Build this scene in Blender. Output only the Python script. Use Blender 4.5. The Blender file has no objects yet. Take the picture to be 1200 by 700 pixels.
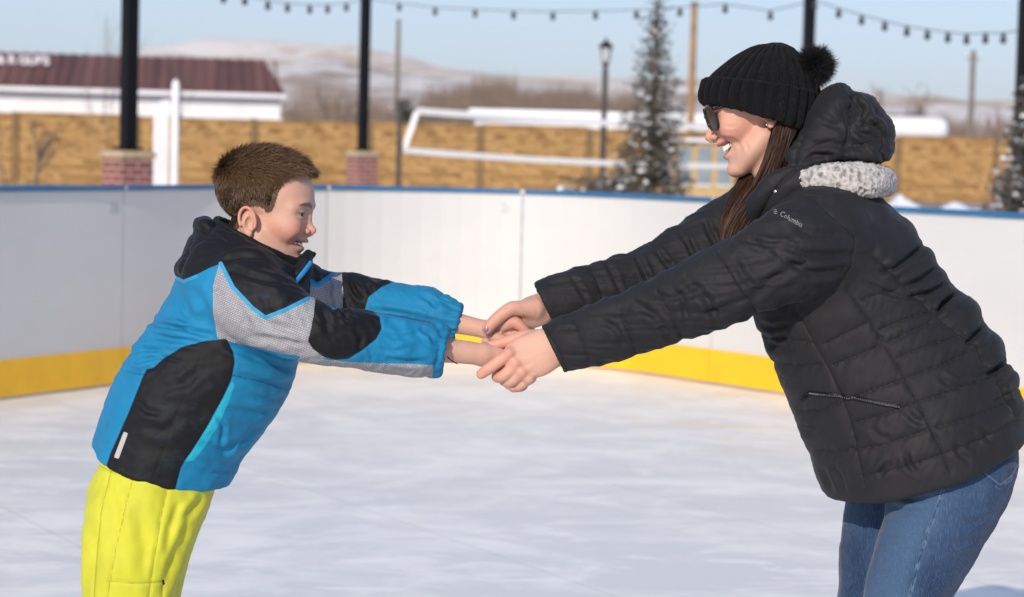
import bpy, math, random
import numpy as np
from mathutils import Vector, Matrix

random.seed(7)
rng = np.random.default_rng(11)
scene = bpy.context.scene
COL = scene.collection
R = math.radians

# ------------------------------------------------------------------ camera
FPX, CX, CY, DIST = 2835.0, 600.0, 350.0, 4.5      # focal length in pixels of a 1200 x 700 frame
CAM = np.array([0.0, 0.0, 1.34])
PITCH, ROLL = R(3.63), R(1.5)
_f = np.array([0, math.cos(PITCH), -math.sin(PITCH)])
_u0 = np.array([0, math.sin(PITCH), math.cos(PITCH)])
_r0 = np.array([1.0, 0, 0])
AX = math.cos(ROLL) * _r0 + math.sin(ROLL) * _u0      # right
AZ = -math.sin(ROLL) * _r0 + math.cos(ROLL) * _u0     # up
AY = _f                                               # forward


def ray(px, py, d):
    """world point seen at (px, py) standing d metres in front of the camera position"""
    v = AX * ((px - CX) / FPX) + AZ * ((CY - py) / FPX) + AY
    return CAM + v * (d / v[1])


def P(px, py, w=0.0):
    """figure-frame point (metres; x right, y away, z up) w metres behind the middle plane of the two people"""
    s = (DIST + w) / FPX
    return np.array([(px - CX) * s, w, (CY - py) * s])


def to_world(V):
    V = np.asarray(V, dtype=np.float64)
    return CAM + V[:, :1] * AX + (V[:, 1:2] + DIST) * AY + V[:, 2:3] * AZ


def to_px(V):
    s = FPX / (DIST + V[:, 1])
    return np.stack([V[:, 0] * s + CX, CY - V[:, 2] * s], 1)


# ------------------------------------------------------------------ objects
def link(o):
    COL.objects.link(o)
    return o


def tag(o, label=None, cat=None, group=None, kind=None):
    if label: o['label'] = label
    if cat: o['category'] = cat
    if group: o['group'] = group
    if kind: o['kind'] = kind
    return o


def empty(name, loc=(0, 0, 0), rz=0.0):
    o = bpy.data.objects.new(name, None)
    o.location = loc
    o.rotation_euler = (0, 0, rz)
    o.empty_display_size = 0.1
    return link(o)


def mesh_np(name, V, F, mats, parent=None, smooth=True, attrs=None, fmat=None, uv=None):
    """V (n,3); F (m,k) int array or list of arrays"""
    me = bpy.data.meshes.new(name)
    V = np.asarray(V, dtype=np.float32)
    if not isinstance(F, (list, tuple)):
        F = [F]
    F = [np.asarray(f, dtype=np.int32) for f in F if len(f)]
    me.vertices.add(len(V))
    me.vertices.foreach_set('co', V.ravel())
    idx = np.concatenate([f.ravel() for f in F])
    tot = np.concatenate([np.full(len(f), f.shape[1], np.int32) for f in F])
    start = np.concatenate([[0], np.cumsum(tot)[:-1]]).astype(np.int32)
    me.loops.add(len(idx))
    me.loops.foreach_set('vertex_index', idx)
    me.polygons.add(len(tot))
    me.polygons.foreach_set('loop_start', start)
    me.polygons.foreach_set('loop_total', tot)
    me.polygons.foreach_set('use_smooth', np.full(len(tot), smooth))
    if fmat is not None:
        me.polygons.foreach_set('material_index', np.asarray(fmat, np.int32))
    me.update(calc_edges=True)
    for k, a in (attrs or {}).items():
        a = np.asarray(a, np.float32)
        at = me.attributes.new(k, 'FLOAT' if a.ndim == 1 else 'FLOAT_VECTOR', 'POINT')
        at.data.foreach_set('value' if a.ndim == 1 else 'vector', a.ravel())
    if uv is not None:
        ul = me.uv_layers.new(name='UVMap')
        ul.data.foreach_set('uv', np.asarray(uv, np.float32)[idx].ravel())
    for m in (mats if isinstance(mats, (list, tuple)) else [mats]):
        me.materials.append(m)
    o = bpy.data.objects.new(name, me)
    link(o)
    if parent is not None:
        o.parent = parent
    return o


class MB:
    """collects simple shapes into one mesh"""
    def __init__(s):
        s.V, s.F, s.M = [], [], []
        s.m = 0

    def add(s, V, F, m=None):
        n = len(s.V)
        s.V += [tuple(v) for v in V]
        s.F += [tuple(i + n for i in f) for f in F]
        s.M += [s.m if m is None else m] * len(F)

    def box(s, c, size, rot=None, m=None, bev=0.0):
        hx, hy, hz = [q / 2 for q in size]
        b = min(bev, hx * .9, hy * .9, hz * .9)
        if b <= 0:
            pts = [(x, y, z) for z in (-hz, hz) for y in (-hy, hy) for x in (-hx, hx)]
            fs = [(0, 2, 3, 1), (4, 5, 7, 6), (0, 1, 5, 4), (2, 6, 7, 3), (0, 4, 6, 2), (1, 3, 7, 5)]
        else:
            import bmesh
            bm = bmesh.new()
            bmesh.ops.create_cube(bm, size=1)
            for v in bm.verts:
                v.co = Vector((v.co.x * size[0], v.co.y * size[1], v.co.z * size[2]))
            bmesh.ops.bevel(bm, geom=bm.edges[:], offset=b, segments=2, affect='EDGES', profile=0.5)
            bm.verts.index_update()
            pts = [tuple(v.co) for v in bm.verts]
            fs = [tuple(v.index for v in f.verts) for f in bm.faces]
            bm.free()
        if rot is not None:
            pts = [rot @ Vector(p) for p in pts]
        s.add([(p[0] + c[0], p[1] + c[1], p[2] + c[2]) for p in pts], fs, m)

    def tube(s, path, rad, n=8, m=None, cap=True):
        path = [Vector(p) for p in path]
        rad = rad if isinstance(rad, (list, tuple)) else [rad] * len(path)
        V, F = [], []
        t0 = (path[1] - path[0]).normalized()
        a = t0.orthogonal().normalized()
        for i, p in enumerate(path):
            t = (path[min(i + 1, len(path) - 1)] - path[max(i - 1, 0)]).normalized()
            a = (a - t * a.dot(t))
            a = a.normalized() if a.length > 1e-6 else t.orthogonal().normalized()
            b = t.cross(a)
            for k in range(n):
                q = 2 * math.pi * k / n
                V.append(p + (a * math.cos(q) + b * math.sin(q)) * rad[i])
        for i in range(len(path) - 1):
            for k in range(n):
                F.append((i * n + k, i * n + (k + 1) % n, (i + 1) * n + (k + 1) % n, (i + 1) * n + k))
        if cap:
            F.append(tuple(range(n - 1, -1, -1)))
            F.append(tuple((len(path) - 1) * n + k for k in range(n)))
        s.add(V, F, m)

    def lathe(s, c, prof, n=16, m=None, rot=None):
        V, F = [], []
        for r, z in prof:
            for k in range(n):
                q = 2 * math.pi * k / n
                V.append(Vector((r * math.cos(q), r * math.sin(q), z)))
        if rot is not None:
            V = [rot @ v for v in V]
        V = [(v[0] + c[0], v[1] + c[1], v[2] + c[2]) for v in V]
        for i in range(len(prof) - 1):
            for k in range(n):
                F.append((i * n + k, i * n + (k + 1) % n, (i + 1) * n + (k + 1) % n, (i + 1) * n + k))
        F.append(tuple(range(n - 1, -1, -1)))
        F.append(tuple((len(prof) - 1) * n + k for k in range(n)))
        s.add(V, F, m)

    def build(s, name, mats, parent=None, smooth=False, origin=None):
        me = bpy.data.meshes.new(name)
        V = s.V
        if origin is not None:
            V = [(v[0] - origin[0], v[1] - origin[1], v[2] - origin[2]) for v in V]
        me.from_pydata([tuple(map(float, v)) for v in V], [], s.F)
        me.polygons.foreach_set('material_index', s.M)
        me.polygons.foreach_set('use_smooth', [smooth] * len(s.F))
        for m in (mats if isinstance(mats, (list, tuple)) else [mats]):
            me.materials.append(m)
        me.update()
        o = bpy.data.objects.new(name, me)
        link(o)
        if origin is not None:
            o.location = origin
        if parent is not None:
            o.parent = parent
        return o


# ------------------------------------------------------------------ materials
def srgb(r, g, b):
    f = lambda c: (c / 255 / 12.92) if c / 255 <= 0.04045 else ((c / 255 + 0.055) / 1.055) ** 2.4
    return (f(r), f(g), f(b), 1)


class NT:
    """small helper to write node trees"""
    def __init__(s, name, rough=0.6, spec=0.5):
        s.mat = bpy.data.materials.new(name)
        s.mat.use_nodes = True
        s.t = s.mat.node_tree
        s.bsdf = s.t.nodes['Principled BSDF']
        s.bsdf.inputs['Roughness'].default_value = rough
        s.bsdf.inputs['Specular IOR Level'].default_value = spec

    def n(s, kind, ins=None, **props):
        nd = s.t.nodes.new(kind)
        for k, v in props.items():
            setattr(nd, k, v)
        for k, v in (ins or {}).items():
            s.set(nd.inputs[k], v)
        return nd

    def set(s, inp, v):
        if isinstance(v, bpy.types.NodeSocket):
            s.t.links.new(v, inp)
        elif isinstance(v, bpy.types.Node):
            s.t.links.new(v.outputs[0], inp)
        else:
            inp.default_value = v

    def coord(s, which='Object'):
        return s.n('ShaderNodeTexCoord').outputs[which]

    def attr(s, name, out='Fac'):
        return s.n('ShaderNodeAttribute', attribute_name=name).outputs[out]

    def mapping(s, vec, scale=(1, 1, 1), rot=(0, 0, 0), loc=(0, 0, 0)):
        return s.n('ShaderNodeMapping', {'Vector': vec, 'Scale': scale, 'Rotation': rot, 'Location': loc}).outputs[0]

    def noise(s, vec, scale, detail=4, rough=0.55, dist=0.0):
        return s.n('ShaderNodeTexNoise', {'Vector': vec, 'Scale': scale, 'Detail': detail, 'Roughness': rough, 'Distortion': dist}).outputs[0]

    def math(s, op, a, b=0.0, c=0.0, clamp=False):
        nd = s.n('ShaderNodeMath', operation=op, use_clamp=clamp)
        s.set(nd.inputs[0], a); s.set(nd.inputs[1], b)
        if op in ('MULTIPLY_ADD', 'COMPARE', 'SMOOTH_MIN', 'WRAP'):
            s.set(nd.inputs[2], c)
        return nd.outputs[0]

    def ramp(s, v, a, b, lo=0.0, hi=1.0, smooth=True):
        nd = s.n('ShaderNodeMapRange', {'Value': v, 'From Min': a, 'From Max': b, 'To Min': lo, 'To Max': hi},
                 interpolation_type='SMOOTHSTEP' if smooth else 'LINEAR')
        return nd.outputs[0]

    def mix(s, f, a, b):
        nd = s.n('ShaderNodeMix', data_type='RGBA')
        s.set(nd.inputs[0], f); s.set(nd.inputs[6], a); s.set(nd.inputs[7], b)
        return nd.outputs[2]

    def bump(s, h, strength=0.3, dist=0.01, normal=None):
        nd = s.n('ShaderNodeBump', {'Height': h, 'Strength': strength, 'Distance': dist})
        if normal is not None:
            s.set(nd.inputs['Normal'], normal)
        return nd.outputs[0]

    def out(s, color=None, normal=None, rough=None):
        if color is not None: s.set(s.bsdf.inputs['Base Color'], color)
        if normal is not None: s.set(s.bsdf.inputs['Normal'], normal)
        if rough is not None: s.set(s.bsdf.inputs['Roughness'], rough)
        return s.mat


def plain(name, rgb, rough=0.6, metal=0.0, var=0.12, scale=8.0, bump=0.0):
    t = NT(name, rough)
    c = t.coord()
    nz = t.noise(c, scale, 5)
    lo = tuple(x * (1 - var) for x in rgb[:3]) + (1,)
    hi = tuple(min(1, x * (1 + var)) for x in rgb[:3]) + (1,)
    t.bsdf.inputs['Metallic'].default_value = metal
    return t.out(t.mix(t.ramp(nz, .3, .7), lo, hi), t.bump(nz, bump, .01) if bump else None)


# ------------------------------------------------------------------ noise
_perm = np.random.default_rng(5).permutation(256).astype(np.int32)
_perm = np.concatenate([_perm, _perm, _perm])
_g3 = np.random.default_rng(6).normal(size=(256, 3))
_g3 /= np.linalg.norm(_g3, axis=1)[:, None]


def noise3(Q):
    Q = np.asarray(Q, np.float64)
    i = np.floor(Q).astype(np.int64)
    f = Q - i
    i &= 255
    u = f * f * f * (f * (f * 6 - 15) + 10)
    res = np.zeros(len(Q))
    for dx in (0, 1):
        for dy in (0, 1):
            for dz in (0, 1):
                h = _perm[_perm[_perm[(i[:, 0] + dx) & 255] + ((i[:, 1] + dy) & 255)] + ((i[:, 2] + dz) & 255)] & 255
                g = _g3[h]
                dd = (g[:, 0] * (f[:, 0] - dx) + g[:, 1] * (f[:, 1] - dy) + g[:, 2] * (f[:, 2] - dz))
                wx = u[:, 0] if dx else 1 - u[:, 0]
                wy = u[:, 1] if dy else 1 - u[:, 1]
                wz = u[:, 2] if dz else 1 - u[:, 2]
                res += wx * wy * wz * dd
    return res * 1.6


def fbm(Q, oct=3, gain=.5):
    r, a = 0, 1.0
    for k in range(oct):
        r = r + a * noise3(np.asarray(Q) * (2 ** k) + 17.3 * k)
        a *= gain
    return r


def sstep(a, b, x):
    t = np.clip((x - a) / (b - a), 0, 1)
    return t * t * (3 - 2 * t)


# ------------------------------------------------------------------ implicit surfaces
def catmull(pts, n):
    p = np.asarray(pts, float)
    if len(p) < 3 or n <= 1:
        if n <= 1:
            return p
        return np.concatenate([[p[0] + (p[1] - p[0]) * k / n for k in range(n)], p[1:2]])
    q = np.concatenate([[2 * p[0] - p[1]], p, [2 * p[-1] - p[-2]]])
    out = []
    for i in range(1, len(q) - 2):
        for k in range(n):
            t = k / n
            a, b, c, d = q[i - 1], q[i], q[i + 1], q[i + 2]
            out.append(.5 * ((2 * b) + (-a + c) * t + (2 * a - 5 * b + 4 * c - d) * t * t + (-a + 3 * b - 3 * c + d) * t ** 3))
    out.append(q[-2])
    return np.array(out)


def limb(stations, n=4):
    """stations in pixels: (px, py, w, in-plane radius px, depth radius px) -> list of metre stations (x,y,z,ra,rb)"""
    out = []
    for st in stations:
        px, py, w, ra = st[:4]
        rb = st[4] if len(st) > 4 else ra
        s = (DIST + w) / FPX
        out.append([*P(px, py, w), ra * s, rb * s])
    return catmull(out, n).astype(np.float32)


def limb_m(stations, n=3):
    """stations in metres"""
    return catmull([list(s) + [s[3]] if len(s) == 4 else list(s) for s in stations], n).astype(np.float32)


def seg_eval(X, Y, Z, A, B, yaxis=(0, 1, 0)):
    d = (B - A)[:3]
    L2 = float(d @ d) + 1e-12
    x, y, z = X - A[0], Y - A[1], Z - A[2]
    t = np.clip((x * d[0] + y * d[1] + z * d[2]) / L2, 0, 1)
    cx, cy, cz = x - t * d[0], y - t * d[1], z - t * d[2]
    dn = d / math.sqrt(L2)
    ya = np.array(yaxis, np.float32)
    e2 = ya - dn * (ya @ dn)
    if np.linalg.norm(e2) < .15:
        e2 = np.array([1.0, 0, 0]) - dn * dn[0]
    e2 = e2 / np.linalg.norm(e2)
    e1 = np.cross(dn, e2)
    ra = A[3] + t * (B[3] - A[3])
    rb = A[4] + t * (B[4] - A[4])
    c1 = cx * e1[0] + cy * e1[1] + cz * e1[2]
    c2 = cx * e2[0] + cy * e2[1] + cz * e2[2]
    c0 = cx * dn[0] + cy * dn[1] + cz * dn[2]
    a1, a2 = c1 / ra, c2 / rb
    a0 = c0 / np.minimum(ra, rb)
    k0 = np.sqrt(a1 * a1 + a2 * a2 + a0 * a0)
    b1, b2, b0 = a1 / ra, a2 / rb, a0 / np.minimum(ra, rb)
    k1 = np.sqrt(b1 * b1 + b2 * b2 + b0 * b0) + 1e-9
    r = k0 * (k0 - 1) / k1
    return np.where(k0 < 1e-4, -np.minimum(ra, rb), r)


def limb_at(V, L):
    d = np.full(len(V), 1e3)
    for a, b in zip(L[:-1], L[1:]):
        d = np.minimum(d, seg_eval(V[:, 0], V[:, 1], V[:, 2], a, b))
    return d


def limb_param(V, L):
    """(arc length along the limb in metres, angle about it) of the nearest point, for each vertex"""
    best = np.full(len(V), 1e9); s_out = np.zeros(len(V)); ang = np.zeros(len(V)); acc = 0.0
    for A, B in zip(L[:-1], L[1:]):
        d = (B - A)[:3].astype(float); l = np.linalg.norm(d) + 1e-9; dn = d / l
        q = V - A[:3]
        t = np.clip(q @ dn / l, 0, 1)
        c = q - t[:, None] * d
        dist = np.linalg.norm(c, axis=1)
        e2 = np.array([0, 1.0, 0]) - dn * dn[1]; e2 /= np.linalg.norm(e2) + 1e-9
        e1 = np.cross(dn, e2)
        m = dist < best
        best = np.where(m, dist, best)
        s_out = np.where(m, acc + t * l, s_out)
        ang = np.where(m, np.arctan2(c @ e1, -(c @ e2)), ang)
        acc += l
    return s_out, ang


def smin(a, b, k):
    if k <= 0:
        return np.minimum(a, b)
    h = np.clip(.5 + .5 * (b - a) / k, 0, 1)
    return b + (a - b) * h - k * h * (1 - h)


def smax(a, b, k):
    return -smin(-a, -b, k)


class Field:
    def __init__(s, xs, ys, zs):
        s.xs, s.ys, s.zs = [np.asarray(q, np.float32) for q in (xs, ys, zs)]
        s.f = np.full((len(xs), len(ys), len(zs)), 1.0, np.float32)

    @staticmethod
    def box(lo, hi, h):
        return Field(*[np.arange(lo[i], hi[i] + h, h) for i in range(3)])

    def sl(s, lo, hi):
        r = []
        for ax, a, b in zip((s.xs, s.ys, s.zs), lo, hi):
            i, j = np.searchsorted(ax, a), np.searchsorted(ax, b)
            r.append(slice(max(0, int(i) - 1), min(len(ax), int(j) + 1)))
        return tuple(r)

    def grid(s, sl):
        return s.xs[sl[0]][:, None, None], s.ys[sl[1]][None, :, None], s.zs[sl[2]][None, None, :]

    def limb(s, L, k=.01, sub=False, ya=(0, 1, 0)):
        L = np.asarray(L, np.float32)
        r = np.maximum(L[:, 3], L[:, 4])
        pad = k + .02
        sl = s.sl((L[:, :3] - r[:, None]).min(0) - pad, (L[:, :3] + r[:, None]).max(0) + pad)
        if any(q.stop <= q.start for q in sl):
            return s
        g = np.full(s.f[sl].shape, 1.0, np.float32)
        sub_f = Field.__new__(Field)
        sub_f.xs, sub_f.ys, sub_f.zs = s.xs[sl[0]], s.ys[sl[1]], s.zs[sl[2]]
        sub_f.f = g
        for a, b in zip(L[:-1], L[1:]):
            rr = max(a[3], a[4], b[3], b[4]) + pad
            q = sub_f.sl(np.minimum(a[:3], b[:3]) - rr, np.maximum(a[:3], b[:3]) + rr)
            if any(w.stop <= w.start for w in q):
                continue
            X, Y, Z = sub_f.grid(q)
            g[q] = np.minimum(g[q], seg_eval(X, Y, Z, a, b, ya))
        s.f[sl] = smax(s.f[sl], -g, k) if sub else smin(s.f[sl], g, k)
        return s

    def ball(s, c, r, k=.01, sub=False, rot=None):
        """ellipsoid, radii r along the axes of rot (3x3, columns)"""
        c = np.asarray(c, np.float32)
        r = np.asarray(r if np.ndim(r) else [r] * 3, np.float32)
        m = r.max() + k + .015
        sl = s.sl(c - m, c + m)
        if any(q.stop <= q.start for q in sl):
            return s
        X, Y, Z = s.grid(sl)
        x, y, z = X - c[0], Y - c[1], Z - c[2]
        if rot is not None:
            x, y, z = [x * rot[0][i] + y * rot[1][i] + z * rot[2][i] for i in range(3)]
        g = ell(x, y, z, r)
        s.f[sl] = smax(s.f[sl], -g, k) if sub else smin(s.f[sl], g, k)
        return s

    def plane(s, p, n, k=0.0, lo=None, hi=None):
        """keep only the side that n points away from"""
        n = np.asarray(n, np.float32); n = n / np.linalg.norm(n)
        sl = s.sl(lo, hi) if lo is not None else (slice(None),) * 3
        X, Y, Z = s.grid(sl)
        g = (X - p[0]) * n[0] + (Y - p[1]) * n[1] + (Z - p[2]) * n[2]
        s.f[sl] = smax(s.f[sl], np.broadcast_to(g, s.f[sl].shape), k)
        return s

    def mesh(s, relax=1):
        f = s.f
        xs, ys, zs = s.xs, s.ys, s.zs
        ins = f < 0
        nx, ny, nz = f.shape
        cnt = np.zeros((nx - 1, ny - 1, nz - 1), np.uint8)
        for a in (0, 1):
            for b in (0, 1):
                for c in (0, 1):
                    cnt += ins[a:nx - 1 + a, b:ny - 1 + b, c:nz - 1 + c]
        ci, cj, ck = np.nonzero((cnt > 0) & (cnt < 8))
        idx = np.full(cnt.shape, -1, np.int32)
        idx[ci, cj, ck] = np.arange(len(ci))
        acc = np.zeros((len(ci), 3)); num = np.zeros(len(ci))
        corners = [(a, b, c) for a in (0, 1) for b in (0, 1) for c in (0, 1)]
        val = {q: f[ci + q[0], cj + q[1], ck + q[2]].astype(np.float64) for q in corners}
        pos = {q: np.stack([xs[ci + q[0]], ys[cj + q[1]], zs[ck + q[2]]], 1).astype(np.float64) for q in corners}
        for q in corners:
            for ax in range(3):
                if q[ax] == 0:
                    q2 = tuple(1 if i == ax else q[i] for i in range(3))
                    a, b = val[q], val[q2]
                    m = (a < 0) != (b < 0)
                    t = np.where(m, a / np.where(m, a - b, 1), 0)
                    pt = pos[q] + (pos[q2] - pos[q]) * t[:, None]
                    acc += pt * m[:, None]; num += m
        V = acc / num[:, None]
        Fs = []
        # x edges
        for ax in range(3):
            sh = [slice(None)] * 3; sh2 = [slice(None)] * 3
            sh[ax] = slice(0, -1); sh2[ax] = slice(1, None)
            for o in range(3):
                if o != ax:
                    sh[o] = slice(1, -1); sh2[o] = slice(1, -1)
            a, b = ins[tuple(sh)], ins[tuple(sh2)]
            e = np.argwhere(a != b)
            if not len(e):
                continue
            flip = a[tuple(e.T)]
            e = e.copy()
            o1, o2 = [(1, 2), (2, 0), (0, 1)][ax]
            e[:, o1] += 1; e[:, o2] += 1
            def cell(d1, d2):
                c = e.copy(); c[:, o1] -= d1; c[:, o2] -= d2
                return idx[c[:, 0], c[:, 1], c[:, 2]]
            q = np.stack([cell(1, 1), cell(0, 1), cell(0, 0), cell(1, 0)], 1)
            q = np.where(flip[:, None], q, q[:, ::-1])
            Fs.append(q)
        F = np.concatenate(Fs) if Fs else np.zeros((0, 4), np.int32)
        F = F[(F >= 0).all(1)]
        return Surf(V, F).relax(relax)


def ell(x, y, z, r):
    a, b, c = x / r[0], y / r[1], z / r[2]
    k0 = np.sqrt(a * a + b * b + c * c)
    a, b, c = a / r[0], b / r[1], c / r[2]
    k1 = np.sqrt(a * a + b * b + c * c) + 1e-9
    return np.where(k0 < 1e-4, -min(r), k0 * (k0 - 1) / k1)


class Surf:
    def __init__(s, V, F):
        s.V, s.F = V, F

    def edges(s):
        F = s.F
        return np.concatenate([F[:, [i, (i + 1) % F.shape[1]]] for i in range(F.shape[1])])

    def relax(s, n, lam=.5, mask=None):
        if n <= 0:
            return s
        E = s.edges()
        deg = np.bincount(E[:, 0], minlength=len(s.V)) + np.bincount(E[:, 1], minlength=len(s.V))
        for _ in range(n):
            A = np.stack([np.bincount(E[:, 0], s.V[E[:, 1], k], len(s.V)) + np.bincount(E[:, 1], s.V[E[:, 0], k], len(s.V)) for k in range(3)], 1)
            A /= np.maximum(deg, 1)[:, None]
            d = (A - s.V) * lam
            s.V = s.V + (d if mask is None else d * mask[:, None])
        return s

    def normals(s):
        V, F = s.V, s.F
        n = np.cross(V[F[:, 2]] - V[F[:, 0]], V[F[:, -1]] - V[F[:, 1]])
        N = np.zeros_like(V)
        for i in range(F.shape[1]):
            for k in range(3):
                N[:, k] += np.bincount(F[:, i], n[:, k], len(V))
        return N / (np.linalg.norm(N, axis=1)[:, None] + 1e-12)

    def smooth_field(s, a, n):
        E = s.edges()
        deg = np.bincount(E[:, 0], minlength=len(s.V)) + np.bincount(E[:, 1], minlength=len(s.V))
        for _ in range(n):
            a = (np.bincount(E[:, 0], a[E[:, 1]], len(a)) + np.bincount(E[:, 1], a[E[:, 0]], len(a))) / np.maximum(deg, 1) * .6 + a * .4
        return a


def nonuni(lo, hi, coarse, fines):
    """rectilinear axis: step coarse, but step h inside each (a, b, h)"""
    x, out = lo, [lo]
    while x < hi:
        h = coarse
        for a, b, hh in fines:
            if a - coarse < x < b:
                h = min(h, hh if x >= a - hh else max(hh, (a - x) if x < a else hh))
        x += h
        out.append(x)
    return np.array(out)


# ------------------------------------------------------------------ pixel-plane helpers for sewing lines and panels
def seg_dist(Q, poly):
    poly = np.asarray(poly, float)
    d = np.full(len(Q), 1e9); t_out = np.zeros(len(Q)); acc = 0.0
    for a, b in zip(poly[:-1], poly[1:]):
        e = b - a; l2 = e @ e + 1e-12
        t = np.clip(((Q - a) @ e) / l2, 0, 1)
        r = np.linalg.norm(Q - a - t[:, None] * e, axis=1)
        m = r < d
        d = np.where(m, r, d); t_out = np.where(m, acc + t * math.sqrt(l2), t_out)
        acc += math.sqrt(l2)
    return d, t_out / max(acc, 1e-9)


def poly_sd(Q, poly):
    """signed distance to a closed polygon, negative inside"""
    poly = np.asarray(poly, float)
    d, _ = seg_dist(Q, np.concatenate([poly, poly[:1]]))
    ins = np.zeros(len(Q), bool)
    j = len(poly) - 1
    for i in range(len(poly)):
        xi, yi = poly[i]; xj, yj = poly[j]
        c = ((yi > Q[:, 1]) != (yj > Q[:, 1])) & (Q[:, 0] < (xj - xi) * (Q[:, 1] - yi) / (yj - yi + 1e-12) + xi)
        ins ^= c
        j = i
    return np.where(ins, -d, d)


def strands(roots, dirs, normals, lens, width, nseg=3, droop=0.0, curl=0.0, seed=1, sidew=None, taper=True):
    """ribbons of hair: returns V, F, along (0 root .. 1 tip), rand"""
    g = np.random.default_rng(seed)
    n = len(roots)
    Pn = roots.copy(); D = dirs / (np.linalg.norm(dirs, axis=1)[:, None] + 1e-9)
    side = np.cross(D, normals)
    bad = np.linalg.norm(side, axis=1) < 1e-4
    side[bad] = [0, 1, 0]
    side /= np.linalg.norm(side, axis=1)[:, None] + 1e-9
    tw = g.uniform(-1.2, 1.2, n)[:, None]
    side = side * np.cos(tw) + normals * np.sin(tw)
    rows = []
    step = (lens / nseg)[:, None]
    ph = g.normal(size=(n, 3))
    for k in range(nseg + 1):
        w = width * (1 - (k / nseg) ** 1.6 * (.9 if taper else 0))
        w = w[:, None] if np.ndim(w) else w
        rows.append((Pn - side * w * .5, Pn + side * w * .5))
        D = D + ph * curl + np.array([0, 0, -1.0]) * droop
        D /= np.linalg.norm(D, axis=1)[:, None]
        Pn = Pn + D * step
    m = 2 * (nseg + 1)
    V = np.stack([q for r in rows for q in r], 1).reshape(-1, 3)
    base = (np.arange(n) * m)[:, None]
    F = np.concatenate([base + np.array([2 * k, 2 * k + 1, 2 * k + 3, 2 * k + 2])[None] for k in range(nseg)])
    along = np.tile(np.repeat(np.arange(nseg + 1) / nseg, 2), n)
    rand = np.repeat(g.uniform(size=n), m)
    return V, F, along, rand


def fit_world(V, base):
    return to_world(V) - np.asarray(base)[None]
# ------------------------------------------------------------------ sky, sun, camera
SUN_DIR = np.array([-1.0, -2.75, 1.42]); SUN_DIR /= np.linalg.norm(SUN_DIR)      # towards the sun
world = bpy.data.worlds.new('World')
scene.world = world
world.use_nodes = True
wt = world.node_tree
bg = wt.nodes['Background']
sky = wt.nodes.new('ShaderNodeTexSky')
sky.sky_type = 'NISHITA'
sky.sun_disc = False
sky.sun_elevation = math.asin(SUN_DIR[2])
sky.sun_rotation = math.atan2(SUN_DIR[0], SUN_DIR[1])
sky.altitude = 0
sky.air_density = 1.0
sky.dust_density = 1.0
sky.ozone_density = 3.0
gm = wt.nodes.new('ShaderNodeGamma')            # thin winter air: a flatter, paler dome than the model's deep blue
gm.inputs[1].default_value = 0.52
tn = wt.nodes.new('ShaderNodeMix'); tn.data_type = 'RGBA'; tn.blend_type = 'MULTIPLY'
tn.inputs[0].default_value = 1.0
tn.inputs[7].default_value = (1.42, 1.54, 1.90, 1)
wt.links.new(sky.outputs[0], gm.inputs[0])
wt.links.new(gm.outputs[0], tn.inputs[6])
wt.links.new(tn.outputs[2], bg.inputs[0])
bg.inputs[1].default_value = 0.15
sl = bpy.data.lights.new('sun', 'SUN')
sl.energy = 2.95
sl.angle = R(0.55)
sl.color = (1.0, 0.905, 0.775)
so = link(bpy.data.objects.new('sun', sl))
so.rotation_euler = Vector(SUN_DIR).to_track_quat('Z', 'Y').to_euler()
so.location = (-10, -25, 14)

cam = bpy.data.cameras.new('camera')
cam.sensor_width = 36
cam.lens = FPX / 1200 * 36
cam.clip_start = 0.05
cam.clip_end = 12000
cam.dof.use_dof = True
cam.dof.focus_distance = 4.36
cam.dof.aperture_fstop = 6.2
co = link(bpy.data.objects.new('camera', cam))
co.matrix_world = Matrix([[AX[i], AZ[i], -AY[i], CAM[i]] for i in range(3)] + [[0, 0, 0, 1]])
scene.camera = co
scene.view_settings.view_transform = 'Standard'
scene.view_settings.look = 'None'
scene.view_settings.exposure = 0.28
scene.view_settings.gamma = 1.0
scene.view_settings.use_curve_mapping = False
scene.render.engine = 'CYCLES'
scene.cycles.max_bounces = 6
scene.cycles.use_denoising = True

# ------------------------------------------------------------------ ground, hills
def ground_mat():
    t = NT('snowy_dirt', .85)
    c = t.coord()
    n1 = t.noise(c, .12, 6, .6); n2 = t.noise(c, 1.4, 6, .65)
    m = t.ramp(t.math('ADD', n1, t.math('MULTIPLY', n2, .35)), .55, .75)
    col = t.mix(m, (.24, .18, .11, 1), (.70, .69, .70, 1))
    return t.out(col, t.bump(n2, .4, .05))


def hill_mat(name, a, b, s, lo=.42, hi=.62):
    t = NT(name, .95, .1)
    c = t.coord()
    st = t.mapping(c, (s, s * .55, s * 2.6))
    n1 = t.noise(st, 1.0, 7, .62); n2 = t.noise(c, s * 9, 4, .6)
    col = t.mix(t.ramp(t.math('ADD', n1, t.math('MULTIPLY', t.math('SUBTRACT', n2, .5), .35)), lo, hi), a, b)
    return t.out(col)


mb = MB()
g = 9000.0
mb.add([(-g, -60, -.03), (g, -60, -.03), (g, g, -.03), (-g, g, -.03)], [(0, 1, 2, 3)])
tag(mb.build('ground', ground_mat()), kind='structure')


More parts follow.
